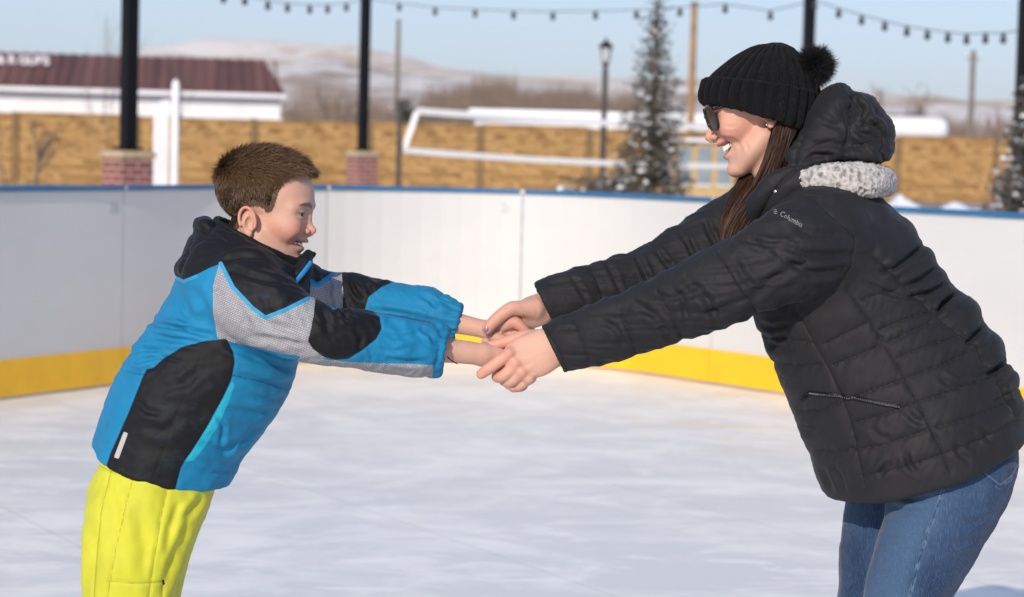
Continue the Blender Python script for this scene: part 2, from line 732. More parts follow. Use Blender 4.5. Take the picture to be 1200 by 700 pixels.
def hill_range(name, prof, d0, d1, mat, seed):
    """a long ridge: prof is (px, py) of the crest seen at depth d1; the slope begins at depth d0"""
    px = np.linspace(prof[0][0], prof[-1][0], 150)
    py = np.interp(px, [q[0] for q in prof], [q[1] for q in prof])
    nr = 26
    V = np.zeros((len(px), nr + 1, 3))
    for i, (a, b) in enumerate(zip(px, py)):
        top = ray(a, b, d1)
        for j in range(nr + 1):
            t = j / nr
            d = d0 + (d1 - d0) * t
            V[i, j] = (top[0] * (.55 + .45 * t) if False else top[0], d, top[2] * (t ** 1.35))
    W = V.reshape(-1, 3)
    sc_ = (d1 - d0)
    amp = (W[:, 2] / max(W[:, 2].max(), 1e-6)) * sc_ * .016
    W[:, 2] += fbm(np.stack([W[:, 0] / sc_ * 5, W[:, 1] / sc_ * 5, np.full(len(W), seed)], 1), 4) * amp
    W = W.reshape(len(px), nr + 1, 3)
    back = W[:, -1:].copy(); back[:, :, 1] += (d1 - d0) * .8; back[:, :, 2] = -2
    W = np.concatenate([W, back], 1)
    m = nr + 2
    ii = np.arange(len(px) - 1)[:, None] * m + np.arange(m - 1)[None]
    ii = ii.ravel()
    F = np.stack([ii, ii + m, ii + m + 1, ii + 1], 1)
    o = mesh_np(name, W.reshape(-1, 3), F, mat)
    return tag(o, kind='structure')


hill_range('hills', [(-900, 70), (-300, 72), (0, 64), (90, 58), (170, 54), (250, 54), (330, 64), (400, 66), (480, 72), (600, 83), (700, 92),
                     (800, 99), (900, 106), (1000, 108), (1060, 106), (1120, 104), (1200, 110), (1500, 104), (2100, 90)], 520, 1900,
           hill_mat('snowy_prairie', (.52, .40, .29, 1), (.80, .73, .66, 1), .006, .36, .60), 3)
hill_range('hills', [(-900, 118), (0, 112), (300, 104), (360, 92), (430, 98), (520, 96), (600, 104), (760, 112), (900, 122), (1020, 124),
                     (1120, 118), (1200, 126), (2000, 130)], 130, 420,
           hill_mat('brushy_slope', (.36, .28, .22, 1), (.78, .72, .67, 1), .03, .34, .56), 8)

# ------------------------------------------------------------------ rink floor and barrier
BPTS = np.array([(-5.6, 4.4), (-4.1, 8.6), (-3.2, 10.75), (-2.56, 12.02), (-2.09, 12.95), (-1.70, 13.85), (-1.22, 14.52), (-.62, 14.85), (.05, 14.86),
                 (.62, 14.55), (1.15, 13.86), (1.56, 13.28), (2.54, 12.02), (3.5, 10.75), (5.2, 8.5), (7.0, 6.0)])
BC = catmull(BPTS, 12)
_bs = np.concatenate([[0], np.cumsum(np.linalg.norm(np.diff(BC, axis=0), axis=1))])


def b_at(s):
    return np.stack([np.interp(s, _bs, BC[:, 0]), np.interp(s, _bs, BC[:, 1])], -1)


def b_s(x, y):
    return _bs[np.argmin((BC[:, 0] - x) ** 2 + (BC[:, 1] - y) ** 2)]


def floor_mat():
    t = NT('skating_tiles', .42, .35)
    c = t.coord()
    rot = t.mapping(c, (1, 1, 1), (0, 0, R(-28)))
    br = t.n('ShaderNodeTexBrick', {'Vector': rot, 'Scale': 1.0, 'Mortar Size': .006, 'Mortar Smooth': .3, 'Brick Width': 1.22, 'Row Height': 1.22,
                                     'Color1': (0, 0, 0, 1), 'Color2': (1, 1, 1, 1), 'Mortar': (.5, .5, .5, 1)}, offset=0.0)
    joint = t.math('MULTIPLY', br.outputs['Fac'], .30)
    sc1 = t.noise(t.mapping(c, (1.0, 1.3, 1), (0, 0, R(38))), 1.5, 8, .68, .8)
    sc2 = t.noise(t.mapping(c, (1.2, 3.0, 1), (0, 0, R(-38))), 1.7, 7, .66, 1.4)
    fine = t.noise(t.mapping(c, (6, 14, 1), (0, 0, R(30))), 5, 5, .7, .6)
    base = t.mix(t.ramp(sc1, .40, .66), (.765, .73, .675, 1), (.96, .905, .82, 1))
    base = t.mix(t.math('MULTIPLY', t.ramp(sc2, .54, .66), .8), base, (.96, .915, .855, 1))
    base = t.mix(t.math('MULTIPLY', t.ramp(fine, .60, .80), .35), base, (.62, .62, .66, 1))
    spot = t.noise(t.mapping(c, (1, 2.0, 1)), 3.1, 3, .5)
    base = t.mix(t.math('MULTIPLY', t.ramp(spot, .70, .78), .45), base, (.42, .41, .42, 1))
    rdg = lambda m, sc_, d: t.n('ShaderNodeTexNoise', {'Vector': m, 'Scale': sc_, 'Detail': 3.0, 'Roughness': .55, 'Distortion': d}, noise_type='RIDGED_MULTIFRACTAL', normalize=True).outputs[0]
    cut1 = rdg(t.mapping(c, (1.0, 1.5, 1), (0, 0, R(55))), 1.1, .7)
    cut2 = rdg(t.mapping(c, (1.5, .9, 1), (0, 0, R(-20))), 1.7, .9)
    base = t.mix(t.math('MULTIPLY', t.ramp(cut1, .62, .86), .65), base, (.98, .94, .88, 1))
    base = t.mix(t.math('MULTIPLY', t.ramp(cut2, .70, .90), .35), base, (.60, .585, .58, 1))
    base = t.mix(joint, base, (.38, .38, .40, 1))
    # yellowish reflection stains painted into the floor colour near the far boards
    ys = t.noise(t.mapping(c, (1.0, 1.7, 1), (0, 0, R(35))), 1.15, 4, .6, 1.2)
    sp = t.n('ShaderNodeSeparateXYZ', {'Vector': c})
    band = t.math('MULTIPLY', t.ramp(sp.outputs[1], 10.2, 11.6), t.ramp(sp.outputs[0], .1, 1.0))
    base = t.mix(t.math('MULTIPLY', t.math('MULTIPLY', t.ramp(ys, .54, .62), band), .55), base, (.86, .66, .33, 1))
    rough = t.ramp(sc2, .3, .7, .34, .55)
    return t.out(base, t.bump(t.math('ADD', fine, t.math('MULTIPLY', sc1, .6)), .12, .004), rough)


fl = [(p[0], p[1], 0.0) for p in BC] + [(7, -6, 0.0), (-5.6, -6, 0.0)]
mb = MB(); mb.add(fl, [tuple(range(len(fl)))])
tag(mb.build('rink_floor', floor_mat()), kind='structure')


def board_mat():
    t = NT('white_board', .38, .45)
    c = t.coord()
    n = t.noise(t.mapping(c, (1, 1, 2.5)), 1.2, 5, .6); n2 = t.noise(t.mapping(c, (9, 9, 30)), 3, 3, .5)
    col = t.mix(t.ramp(n, .3, .75), (.565, .56, .552, 1), (.595, .59, .58, 1))
    col = t.mix(t.math('MULTIPLY', t.ramp(n2, .66, .76), .22), col, (.35, .35, .36, 1))
    return t.out(col)


M_board = board_mat()
M_kick = plain('yellow_kick_plate', (.86, .47, .012), .42, var=.06, scale=5)
M_cap = plain('blue_cap_rail', (.022, .125, .27), .45, var=.12, scale=20)
M_joint = plain('white_joint', (.52, .52, .53), .5)
M_num = plain('faded_grey_print', (.46, .46, .46), .6)
M_seal = plain('dark_gap', (.05, .05, .05), .8)

barrier = empty('rink_barrier', (0, 14.85, 0))
tag(barrier, 'white curved rink boards with yellow kick plate and blue cap rail round the skating floor', 'rink boards')


def sweep(mbx, s0, s1, sect, m=0, n=None):
    """sect: closed list of (outward offset, z); outward = away from the rink centre"""
    n = n or max(2, int((s1 - s0) / .12))
    ss = np.linspace(s0, s1, n + 1)
    p = b_at(ss); q = b_at(np.clip(ss + .01, 0, _bs[-1])) - b_at(np.clip(ss - .01, 0, _bs[-1]))
    q /= np.linalg.norm(q, axis=1)[:, None]
    nrm = np.stack([-q[:, 1], q[:, 0]], 1)
    V, F = [], []
    k = len(sect)
    for a, b in zip(p, nrm):
        for o, z in sect:
            V.append((a[0] + b[0] * o, a[1] + b[1] * o - 14.85, z))
    for i in range(n):
        for j in range(k):
            F.append((i * k + j, i * k + (j + 1) % k, (i + 1) * k + (j + 1) % k, (i + 1) * k + j))
    F.append(tuple(range(k))); F.append(tuple(n * k + j for j in range(k - 1, -1, -1)))
    mbx.add(V, F, m)


cuts = [0.15, 1.9, 3.8, b_s(-3.15, 10.85), b_s(-2.09, 12.95), b_s(-1.15, 14.58), b_s(.05, 14.86), b_s(1.15, 13.86), b_s(2.60, 11.93), b_s(3.7, 10.5)]
cuts += [cuts[-1] + 1.9, cuts[-1] + 3.8, _bs[-1] - .2]
cuts = sorted(set(float(c) for c in cuts))
nums = {3: '28', 5: '26', 6: '25', 7: '24', 8: '23'}
for i, (a, b) in enumerate(zip(cuts[:-1], cuts[1:])):
    m1 = MB(); sweep(m1, a + .004, b - .004, [(0, .008), (0, 1.04), (.014, 1.04), (.014, .008)])
    pn = m1.build('panel', M_board, barrier)
    m2 = MB(); sweep(m2, a + .003, b - .003, [(-.012, .012), (-.012, .196), (-.009, .2), (-.002, .2), (-.002, .012)])
    m2.build('kick_plate', M_kick, pn)
    m3 = MB(); sweep(m3, a + .014, b - .014, [(-.016, 1.042), (-.016, 1.062), (-.010, 1.07), (.034, 1.07), (.040, 1.062), (.040, 1.042)])
    m3.build('cap_rail', M_cap, pn)
    m4 = MB(); sweep(m4, b - .0135, min(b + .0135, _bs[-1]), [(-.014, 1.043), (-.014, 1.066), (.038, 1.066), (.038, 1.043)], n=1)
    m4.build('joint_clip', M_joint, pn)
    m6 = MB()
    for zz in (.5,):
        sweep(m6, b - .06, b - .03, [(.016, .02), (.016, 1.03), (.075, 1.03), (.075, .02)], n=1)
    m6.build('rear_post', plain('galvanised', (.45, .46, .47), .4, .8), pn)
    if i in nums:
        cu = bpy.data.curves.new('number', 'FONT'); cu.body = nums[i]; cu.size = .085; cu.extrude = .0006
        to = bpy.data.objects.new('number', cu)
        p = b_at(np.array([b - .135])); q = b_at(np.array([b - .125])) - p
        ang = math.atan2(q[0, 1], q[0, 0])
        dg = bpy.context.evaluated_depsgraph_get()
        me = bpy.data.meshes.new_from_object(to)
        me.materials.clear(); me.materials.append(M_num)
        o = link(bpy.data.objects.new('number', me))
        o.parent = pn
        o.location = (p[0, 0] - (-math.sin(ang)) * .002, p[0, 1] - 14.85 - math.cos(ang) * .002, .925)
        o.rotation_euler = (R(90), 0, ang)
        bpy.data.objects.remove(to)

# ------------------------------------------------------------------ tan block wall beyond the rink
def stone_wall_mat():
    t = NT('tan_stone_wall', .85, .2)
    c = t.coord()
    sp = t.n('ShaderNodeSeparateXYZ', {'Vector': c})
    v = t.n('ShaderNodeCombineXYZ', {'X': sp.outputs[0], 'Y': sp.outputs[2], 'Z': 0.0}).outputs[0]
    br = t.n('ShaderNodeTexBrick', {'Vector': v, 'Scale': 1.0, 'Mortar Size': .012, 'Mortar Smooth': .4, 'Brick Width': .40, 'Row Height': .135, 'Bias': -.1,
                                     'Color1': (0, 0, 0, 1), 'Color2': (1, 1, 1, 1), 'Mortar': (.3, .3, .3, 1)}, offset=.43, squash=1.3, squash_frequency=3)
    n1 = t.noise(v, 2.5, 5, .6); n2 = t.noise(v, 14, 4, .6)
    cl = t.math('ADD', t.math('MULTIPLY', br.outputs[0], .55), t.math('MULTIPLY', n1, .6))
    col = t.mix(t.ramp(cl, .15, .95), (.39, .225, .085, 1), (.55, .335, .14, 1))
    dark = t.ramp(t.math('ADD', br.outputs[0], t.math('MULTIPLY', n2, .3)), .36, .22)
    col = t.mix(t.math('MULTIPLY', dark, .30), col, (.15, .080, .032, 1))
    n5 = t.noise(t.mapping(v, (1.5, 3.6, 1)), 2.4, 3, .55)
    col = t.mix(t.math('MULTIPLY', t.ramp(n5, .54, .64), .85), col, (.17, .09, .035, 1))
    col = t.mix(t.math('MULTIPLY', br.outputs['Fac'], .3), col, (.24, .14, .06, 1))
    return t.out(col, t.bump(t.math('SUBTRACT', t.math('MULTIPLY', n2, .5), br.outputs['Fac']), .6, .03))


M_stone = stone_wall_mat()
M_post = plain('weathered_post', (.24, .15, .07), .8, var=.2, scale=6)
A0, A1 = np.array([-22.0, 60.2]), np.array([26.0, 74.4])
wall = empty('block_wall', (0, 67, 0), 0)
tag(wall, 'long tan stone-look block wall with slim posts across the ground behind the rink', 'wall')
wd = A1 - A0; wl = np.linalg.norm(wd); wd /= wl; wa = math.atan2(wd[1], wd[0])
A0 = A0 - wd * wl * 6 / 16; wl *= 28 / 16                  # six more bays at each end
npan = 28
for i in range(npan + 1):
    p = A0 + wd * (wl * i / npan)
    m = MB(); m.box((0, 0, .93), (.15, .2, 1.88), bev=.01)
    o = m.build('post', M_post, wall); o.location = (p[0], p[1] - 67, 0); o.rotation_euler = (0, 0, wa)
    if i < npan:
        q = A0 + wd * (wl * (i + .5) / npan); L = wl / npan
        m = MB(); hh = 1.84 + .05 * random.uniform(-1, .6)
        m.box((0, 0, hh / 2), (L - .16, .1, hh), bev=.012)
        m.box((0, 0, hh + .02), (L - .16, .15, .045), bev=.012)
        o = m.build('panel', M_stone, wall); o.location = (q[0], q[1] - 67, 0); o.rotation_euler = (0, 0, wa)

# ------------------------------------------------------------------ buildings beyond the wall
def roof_mat():
    t = NT('brown_metal_roof', .55)
    c = t.coord()
    n = t.noise(t.mapping(c, (2.2, .1, .1)), 1.0, 3, .5); n2 = t.noise(c, .7, 5, .6)
    col = t.mix(t.ramp(n, .3, .7), (.120, .041, .023, 1), (.200, .080, .050, 1))
    col = t.mix(t.math('MULTIPLY', t.ramp(n2, .5, .75), .25), col, (.16, .085, .065, 1))
    return t.out(col)


M_roof = roof_mat()
M_white = plain('white_siding', (.74, .73, .73), .6, var=.05, scale=1.5)
M_snow = plain('snow', (.86, .87, .89), .7, var=.04, scale=2.0)
bld = empty('metal_roof_building', (-20.1, 91.2, 0), R(7.5))
tag(bld, 'low white building with a ribbed dark red-brown metal roof and white roof lettering', 'building')
e0, r0 = 3.02, 4.42
xe, xr = -8.72, -9.42
m = MB()
m.add([(-40, 90, e0), (xe, 90, e0), (xr, 95.2, r0), (-40, 95.2, r0), (-40, 90, e0 - .1), (xe, 90, e0 - .1), (xr, 95.2, r0 - .1), (-40, 95.2, r0 - .1),
       (xe, 100.4, e0), (-40, 100.4, e0), (xe, 100.4, e0 - .1), (-40, 100.4, e0 - .1)],
      [(0, 1, 2, 3), (0, 4, 5, 1), (1, 5, 6, 2), (3, 2, 8, 9), (2, 6, 10, 8), (8, 10, 11, 9)])
sl_ = math.atan2(r0 - e0, 5.2); ln = math.hypot(r0 - e0, 5.2)
rot = Matrix.Rotation(sl_, 3, 'X')
x = -39.8
while x < xe - .1:
    m.box((x + (xr - xe) * 0, 92.6, (e0 + r0) / 2 + .035), (.07, ln - .1, .07), rot)
    x += .46
o = m.build('roof', M_roof, bld, origin=(-20, 92, 0)); o.location = (0, 0, 0)
m = MB()
m.box((-24.5, 95.2, 1.42), (31.2, 9.6, 2.84))
m.add([(xe - .35, 90.4, 2.84), (xe - .35, 100, 2.84), (xe - .35, 95.2, 4.3)], [(0, 1, 2)])
o = m.build('wall', M_white, bld, origin=(-20, 92, 0)); o.location = (0, 0, 0)
m = MB(); m.box((-24.36, 89.95, 2.93), (31.3, .08, .16)); m.box((-24.36, 89.9, 2.05), (31.1, .06, .06))
o = m.build('gutter', M_white, bld, origin=(-20, 92, 0)); o.location = (0, 0, 0)
for xx in (-36, -31, -26, -21, -13.5):
    m = MB(); m.box((xx, 90.38, 1.35), (1.3, .06, 1.1))
    o = m.build('window', plain('dark_glass', (.05, .06, .07), .15), bld, origin=(-20, 92, 0)); o.location = (0, 0, 0)
# roof lettering, too far off and blurred to read: letter shapes of the same size and rhythm
cu = bpy.data.curves.new('lettering', 'FONT'); cu.body = 'S & R GUBS'; cu.size = .46; cu.extrude = .02; cu.offset = .02; cu.space_character = 1.0
to = bpy.data.objects.new('tmp', cu); me = bpy.data.meshes.new_from_object(to); bpy.data.objects.remove(to)
me.materials.clear(); me.materials.append(plain('white_letters', (.60, .56, .60), .5))
o = link(bpy.data.objects.new('lettering', me)); o.parent = bld
xs_ = [v.co.x for v in me.vertices]
pt = ray(60, 81, 91.5)
o.location = (pt[0] - max(xs_) + 20, 92.75 - 92, e0 + (92.75 - 90) / 5.2 * (r0 - e0) + .16)
o.rotation_euler = (R(75), 0, 0)

b2 = empty('flat_roof_building', (2.5, 96, 0))
tag(b2, 'long low white building with a snowy flat roof behind the volleyball net', 'building')
a, b = ray(556, 160, 92)[0], ray(862, 160, 92)[0]
m = MB(); m.box(((a + b) / 2, 95, 1.15), (b - a, 6, 2.3))
o = m.build('wall', M_white, b2, origin=(2.5, 96, 0)); o.location = (0, 0, 0)
m = MB(); m.box(((a + b) / 2, 95, 2.5), (b - a + .5, 6.6, .36), bev=.08)
o = m.build('roof', M_snow, b2, origin=(2.5, 96, 0)); o.location = (0, 0, 0)
for k in range(6):
    m = MB(); m.box((a + (k + .6) * (b - a) / 6.4, 91.98, 1.75), (.7, .06, .6))
    o = m.build('window', plain('dark_glass', (.08, .09, .1), .15), b2, origin=(2.5, 96, 0)); o.location = (0, 0, 0)

# white rounded tank to the right
pt = ray(1111, 152, 98)
tank = empty('storage_tank', (pt[0] - 4, 98, 0))
tag(tank, 'long white round-ended tank lying above the block wall behind the woman\'s hood', 'tank')
m = MB()
prof = [(.02, 0), (.22, .03), (.38, .12), (.46, .25), (.49, .45), (.49, 7.5), (.46, 7.7), (.38, 7.85), (.22, 7.95), (.02, 8)]
m.lathe((4, 0, 2.42), prof, 20, rot=Matrix.Rotation(R(-90), 3, 'Y'))
m.build('shell', M_white, tank, smooth=True)
for xx in (-2.4, 2.4):
    m = MB(); m.box((xx, 0, 1.0), (.3, .8, 2.0)); m.build('saddle', plain('concrete', (.4, .39, .37), .8), tank)

# ------------------------------------------------------------------ poles with brick piers and string lights
M_black = plain('black_metal', (.005, .005, .006), .5, var=.2)
M_black.node_tree.nodes['Principled BSDF'].inputs['Specular IOR Level'].default_value = .2


def brick_mat():
    t = NT('red_brick', .85, .2)
    c = t.coord()
    sp = t.n('ShaderNodeSeparateXYZ', {'Vector': c})
    v = t.n('ShaderNodeCombineXYZ', {'X': t.math('ADD', sp.outputs[0], sp.outputs[1]), 'Y': sp.outputs[2], 'Z': 0.0}).outputs[0]
    br = t.n('ShaderNodeTexBrick', {'Vector': v, 'Scale': 1.0, 'Mortar Size': .008, 'Brick Width': .2, 'Row Height': .075,
                                     'Color1': (.20, .055, .045, 1), 'Color2': (.34, .11, .085, 1), 'Mortar': (.42, .36, .33, 1)})
    return t.out(br.outputs[0], t.bump(br.outputs['Fac'], -.4, .01))


M_brick = brick_mat()
M_capstone = plain('sandstone_cap', (.46, .37, .24), .8, var=.15)


def light_pole(px, d, width, label, topz, pier=.6, pierh=1.08, rz=0.35):
    p = ray(px, 215, d)
    r = empty('light_pole', (p[0], d, 0), rz)
    tag(r, label, 'light pole', 'black poles round the rink')
    if pier:
        m = MB(); m.box((0, 0, pierh / 2), (pier, pier, pierh)); m.build('brick_pier', M_brick, r)
        m = MB(); m.box((0, 0, pierh + .045), (pier + .05, pier + .05, .07), bev=.015); m.build('pier_cap', M_capstone, r)
    m = MB(); m.box((0, 0, pierh + .09 + (topz - pierh) / 2), (width, width, topz - pierh), bev=.012)
    m.box((0, 0, pierh + .115), (width + .1, width + .1, .03)); m.build('pole', M_black, r)
    m = MB(); m.lathe((0, 0, topz + .09), [(width * .62, 0), (width * .62, .04), (width * .3, .09), (.01, .1)], 12); m.build('pole_cap', M_black, r)
    m = MB()
    m.tube([(0, 0, topz - .25), (0, -.14, topz - .22), (0, -.2, topz - .3)], .014, 6); m.build('hook', M_black, r)
    return r


light_pole(149.5, 26.5, .150, 'black square light pole on a brick pier beside the white gate', 4.2, .40, 1.08, .72)
light_pole(424, 42, .148, 'black light pole on a small brick pier behind the boy\'s head', 4.3, .40, 1.08, .6)
light_pole(942, 34, .145, 'black light pole rising behind the woman\'s black pompom hat', 4.2, .40, 1.08, .2)
light_pole(1194, 29, .145, 'black light pole behind the snowy spruce at the far right', 3.10, .40, 1.08, .2)

M_wire = plain('black_wire', (.02, .02, .022), .6)
M_bulb = plain('bulb_socket', (.03, .034, .04), .4)


def string_lights(pts, d0, d1, label, ends):
    """pts: pixel positions of the bulbs; the wire runs through them at depths from d0 to d1"""
    r0 = ray(*pts[0], d0)
    r = empty('string_lights', r0)
    tag(r, label, 'string lights', 'strings of bulbs between the poles')
    xs = [q[0] for q in pts]
    allp = [ends[0]] + list(pts) + [ends[1]]
    W = []
    for q in allp:
        t = (q[0] - allp[0][0]) / (allp[-1][0] - allp[0][0])
        W.append(ray(q[0], q[1] - 4, 1 / ((1 - t) / d0 + t / d1)) - r0)
    m = MB(); m.tube([tuple(w) for w in W], .007, 5); m.build('wire', M_wire, r)
    for w in W[1:-1]:
        m = MB()
        m.lathe((w[0], w[1], w[2]), [(.010, .0), (.026, -.006), (.028, -.045), (.038, -.06), (.043, -.085), (.036, -.112), (.02, -.13), (.004, -.134)], 10)
        m.build('bulb', M_bulb, r, smooth=True)


string_lights([(262, -4), (287, -1), (314, 5), (337, 8), (363, 10), (384, 10), (406, 8)], 28, 41, 'string of dark bulbs hanging between the two black poles at left', ((152, -70), (427, 3)))
string_lights([(468, 8), (510, 13), (557, 15), (602, 17), (648, 18), (698, 17), (746, 16), (797, 13), (850, 9), (903, 17)], 42, 34,
              'longest string of dark bulbs crossing the sky over the volleyball net', ((428, 2), (941, 8)))
string_lights([(955, 5), (983, 14), (1010, 22), (1037, 29), (1063, 35), (1087, 39), (1111, 42), (1133, 44), (1155, 43), (1176, 43)], 34, 29.5,
              'string of dark bulbs sagging over the white tank at right', ((943, 2), (1194, 40)))

# ------------------------------------------------------------------ volleyball net
M_tape = plain('white_net_tape', (.80, .79, .78), .6, var=.04)
M_dark = plain('dark_post', (.06, .05, .04), .6, var=.3)
net = empty('volleyball_net', (-2, 57, 0))
tag(net, 'sagging volleyball net edged with white tape in front of the block wall', 'volleyball net')
TL, BL, TR, BR = ray(489, 130, 57), ray(473, 176, 57), ray(905, 151, 63), ray(905, 195, 63)
o_ = np.array([-2, 57, 0])
def lerp3(a, b, t, sag): 
    v = a + (b - a) * t; v = v.copy(); v[2] -= sag * 4 * t * (1 - t); return v - o_
tp = [lerp3(TL, TR, t, .06) for t in np.linspace(0, 1, 15)]
bt = [lerp3(BL, BR, t, .10) for t in np.linspace(0, 1, 15)]
def tape(a, b, w):
    V, F = [], []
    for p in a:
        V += [(p[0], p[1] - .006, p[2] - w / 2), (p[0], p[1] - .006, p[2] + w / 2), (p[0], p[1] + .006, p[2] + w / 2), (p[0], p[1] + .006, p[2] - w / 2)]
    for i in range(len(a) - 1):
        for j in range(4):
            F.append((i * 4 + j, i * 4 + (j + 1) % 4, i * 4 + 4 + (j + 1) % 4, i * 4 + 4 + j))
    mm = MB(); mm.add(V, F); return mm
tape(tp, None, .15).build('top_tape', M_tape, net)
tape(bt, None, .13).build('bottom_tape', M_tape, net)
d_ = (tp[0] - bt[0]); 
m = MB()
w_ = np.array([.07, 0, 0])
m.add([bt[0] - w_, bt[0] + w_, tp[0] + w_, tp[0] - w_] + [q + np.array([0, .012, 0]) for q in (bt[0] - w_, bt[0] + w_, tp[0] + w_, tp[0] - w_)],
      [(0, 1, 2, 3), (7, 6, 5, 4), (0, 4, 5, 1), (1, 5, 6, 2), (2, 6, 7, 3), (3, 7, 4, 0)])
m.build('side_tape', M_tape, net)
m = MB()
for k in range(1, 84):
    t = k / 84
    m.tube([lerp3(TL, TR, t, .06), lerp3(BL, BR, t, .10)], .0016, 3, cap=False)
for k in range(1, 10):
    u = k / 10
    m.tube([tuple(a * (1 - u) + b * u) for a, b in zip(tp, bt)], .0016, 3, cap=False)
m.build('netting', M_wire, net)
for px, d, ends in ((467, 56.9, (tp[0], bt[0])), (925, 63.2, (tp[-1], bt[-1]))):
    p = ray(px, 200, d) - o_
    m = MB(); m.tube([(p[0], p[1], 0), (p[0], p[1], 2.3)], .062, 10); m.build('net_post', M_dark, net)
    for e in ends:
        m = MB(); m.tube([tuple(e), (p[0], p[1], e[2] + .02)], .008, 4)
        m.build('rope', M_wire, net)

# ------------------------------------------------------------------ lamp post, utility poles, gate, booth
p = ray(706, 200, 62.5)
lamp = empty('street_lamp', (p[0], 62.5, 0))
tag(lamp, 'slim dark lamp post with a lantern head just left of the spruce tree', 'street lamp')
m = MB(); m.lathe((0, 0, 0), [(.17, 0), (.17, .25), (.11, .35), (.085, .6), (.075, 3.3), (.06, 3.42), (.10, 3.47), (.10, 3.5), (.05, 3.52)], 12); m.build('post', M_dark, lamp, smooth=False)
m = MB(); m.lathe((0, 0, 3.52), [(.07, 0), (.12, .05), (.16, .36), (.15, .38)], 8); m.build('lantern', plain('frosted_lamp_glass', (.5, .5, .5), .3), lamp)
m = MB(); m.lathe((0, 0, 3.9), [(.2, 0), (.19, .03), (.1, .13), (.03, .17), (.03, .24), (.005, .26)], 12); m.build('lantern_cap', M_black, lamp)
m = MB()
for k in range(4):
    q = R(45 + 90 * k)
    m.tube([(.1 * math.cos(q), .1 * math.sin(q), 3.53), (.17 * math.cos(q), .17 * math.sin(q), 3.9)], .014, 5)
m.build('lantern_cage', M_black, lamp)

M_wood = plain('weathered_orange_wood', (.34, .19, .085), .8, var=.2, scale=3)
M_wood2 = plain('grey_pole_wood', (.19, .16, .14), .85, var=.2, scale=3)


def utility_pole(px, d, h, rad, label, mat, arm=0.0, name='utility_pole'):
    p = ray(px, 160, d)
    r = empty(name, (p[0], d, 0), .3)
    tag(r, label, 'utility pole')
    m = MB(); m.tube([(0, 0, 0), (0, 0, h)], [rad, rad * .78], 10); m.build('pole', mat, r)
    if arm:
        m = MB(); m.box((0, 0, h - .5), (arm, .12, .12)); m.build('crossarm', mat, r)
        for k in (-.42, .0, .42):
            m = MB(); m.lathe((k * arm, 0, h - .44), [(.05, 0), (.08, .05), (.05, .12), (.03, .2)], 8); m.build('insulator', M_white, r)
    else:
        m = MB(); m.box((0, 0, h + .02), (rad * 1.8, rad * 1.8, .05)); m.build('pole_cap', M_dark, r)
    return r


utility_pole(809, 88, 1.34 + (170 - 0) / FPX * 88, .145, 'thick orange-brown wooden pole just right of the spruce tree', M_wood)
utility_pole(464, 140, 1.34 + (170 - 29) / FPX * 140, .15, 'thin grey wooden pole standing right of the second black light pole', M_wood2)
utility_pole(1137, 150, 1.34 + (170 - 46) / FPX * 150, .2, 'grey utility pole with a crossarm right of the white tank', M_wood2, .9)

p = ray(204, 213, 34)
gate = empty('white_gate', (p[0], 34, 0))
tag(gate, 'white slatted gate leaning by its tall white post beside the brick pier', 'gate')
m = MB(); m.box((0, 0, 1.03), (.10, .10, 2.06), bev=.01); m.build('post', M_white, gate)
m = MB(); m.lathe((0, 0, 2.06), [(.065, 0), (.065, .03), (.005, .08)], 4, rot=Matrix.Rotation(R(45), 3, 'Z')); m.build('post_cap', M_white, gate)
for k in range(3):
    m = MB(); m.box((-.125 - .088 * k, .02 + .10 * k, 1.0), (.066, .022, 1.70 - .04 * k), bev=.006); m.build('slat', M_white, gate)
for z in (.4, 1.65):
    m = MB(); m.box((-.20, .17, z), (.34, .03, .09), Matrix.Rotation(R(-50), 3, 'Z')); m.build('rail', M_white, gate)

p0, p1 = ray(766, 215, 65.5), ray(862, 215, 65.5)
booth = empty('ticket_booth', ((p0[0] + p1[0]) / 2, 66, 0))
tag(booth, 'small pale booth with blue-grey windows between the spruce and the woman\'s face', 'booth')
hw = (p1[0] - p0[0]) / 2
M_bwall = plain('tan_boards', (.48, .33, .16), .8, var=.15)
M_bglass = plain('pale_window', (.24, .28, .32), .25, var=.15, scale=3)
m = MB(); m.box((0, .3, .78), (hw * 2, .9, 1.56)); m.build('wall', M_bwall, booth)
m = MB(); m.box((0, .25, 1.6), (hw * 2 + .12, 1.1, .09), bev=.02); m.build('roof', M_snow, booth)
for k in range(4):
    for zz, hh in ((1.2, .42), (.62, .42)):
        m = MB(); m.box((-hw + (k + .55) * hw * 2 / 4.1, -.165, zz), (.36, .03, hh)); w = m.build('window', M_bglass, booth)
        m = MB(); m.box((-hw + (k + .55) * hw * 2 / 4.1, -.18, zz - hh / 2 - .03), (.42, .05, .05)); m.build('sill', M_tape, w)

# ------------------------------------------------------------------ trees and shrubs
M_bark = plain('grey_bark', (.16, .125, .10), .9, var=.25, scale=5)
M_twig = plain('brown_twigs', (.17, .125, .10), .9, var=.25, scale=5)
M_needle_d = plain('spruce_needles', (.060, .062, .044), .8, var=.45, scale=9)
M_needle_b = plain('brown_spruce_twigs', (.135, .105, .075), .8, var=.35, scale=9)


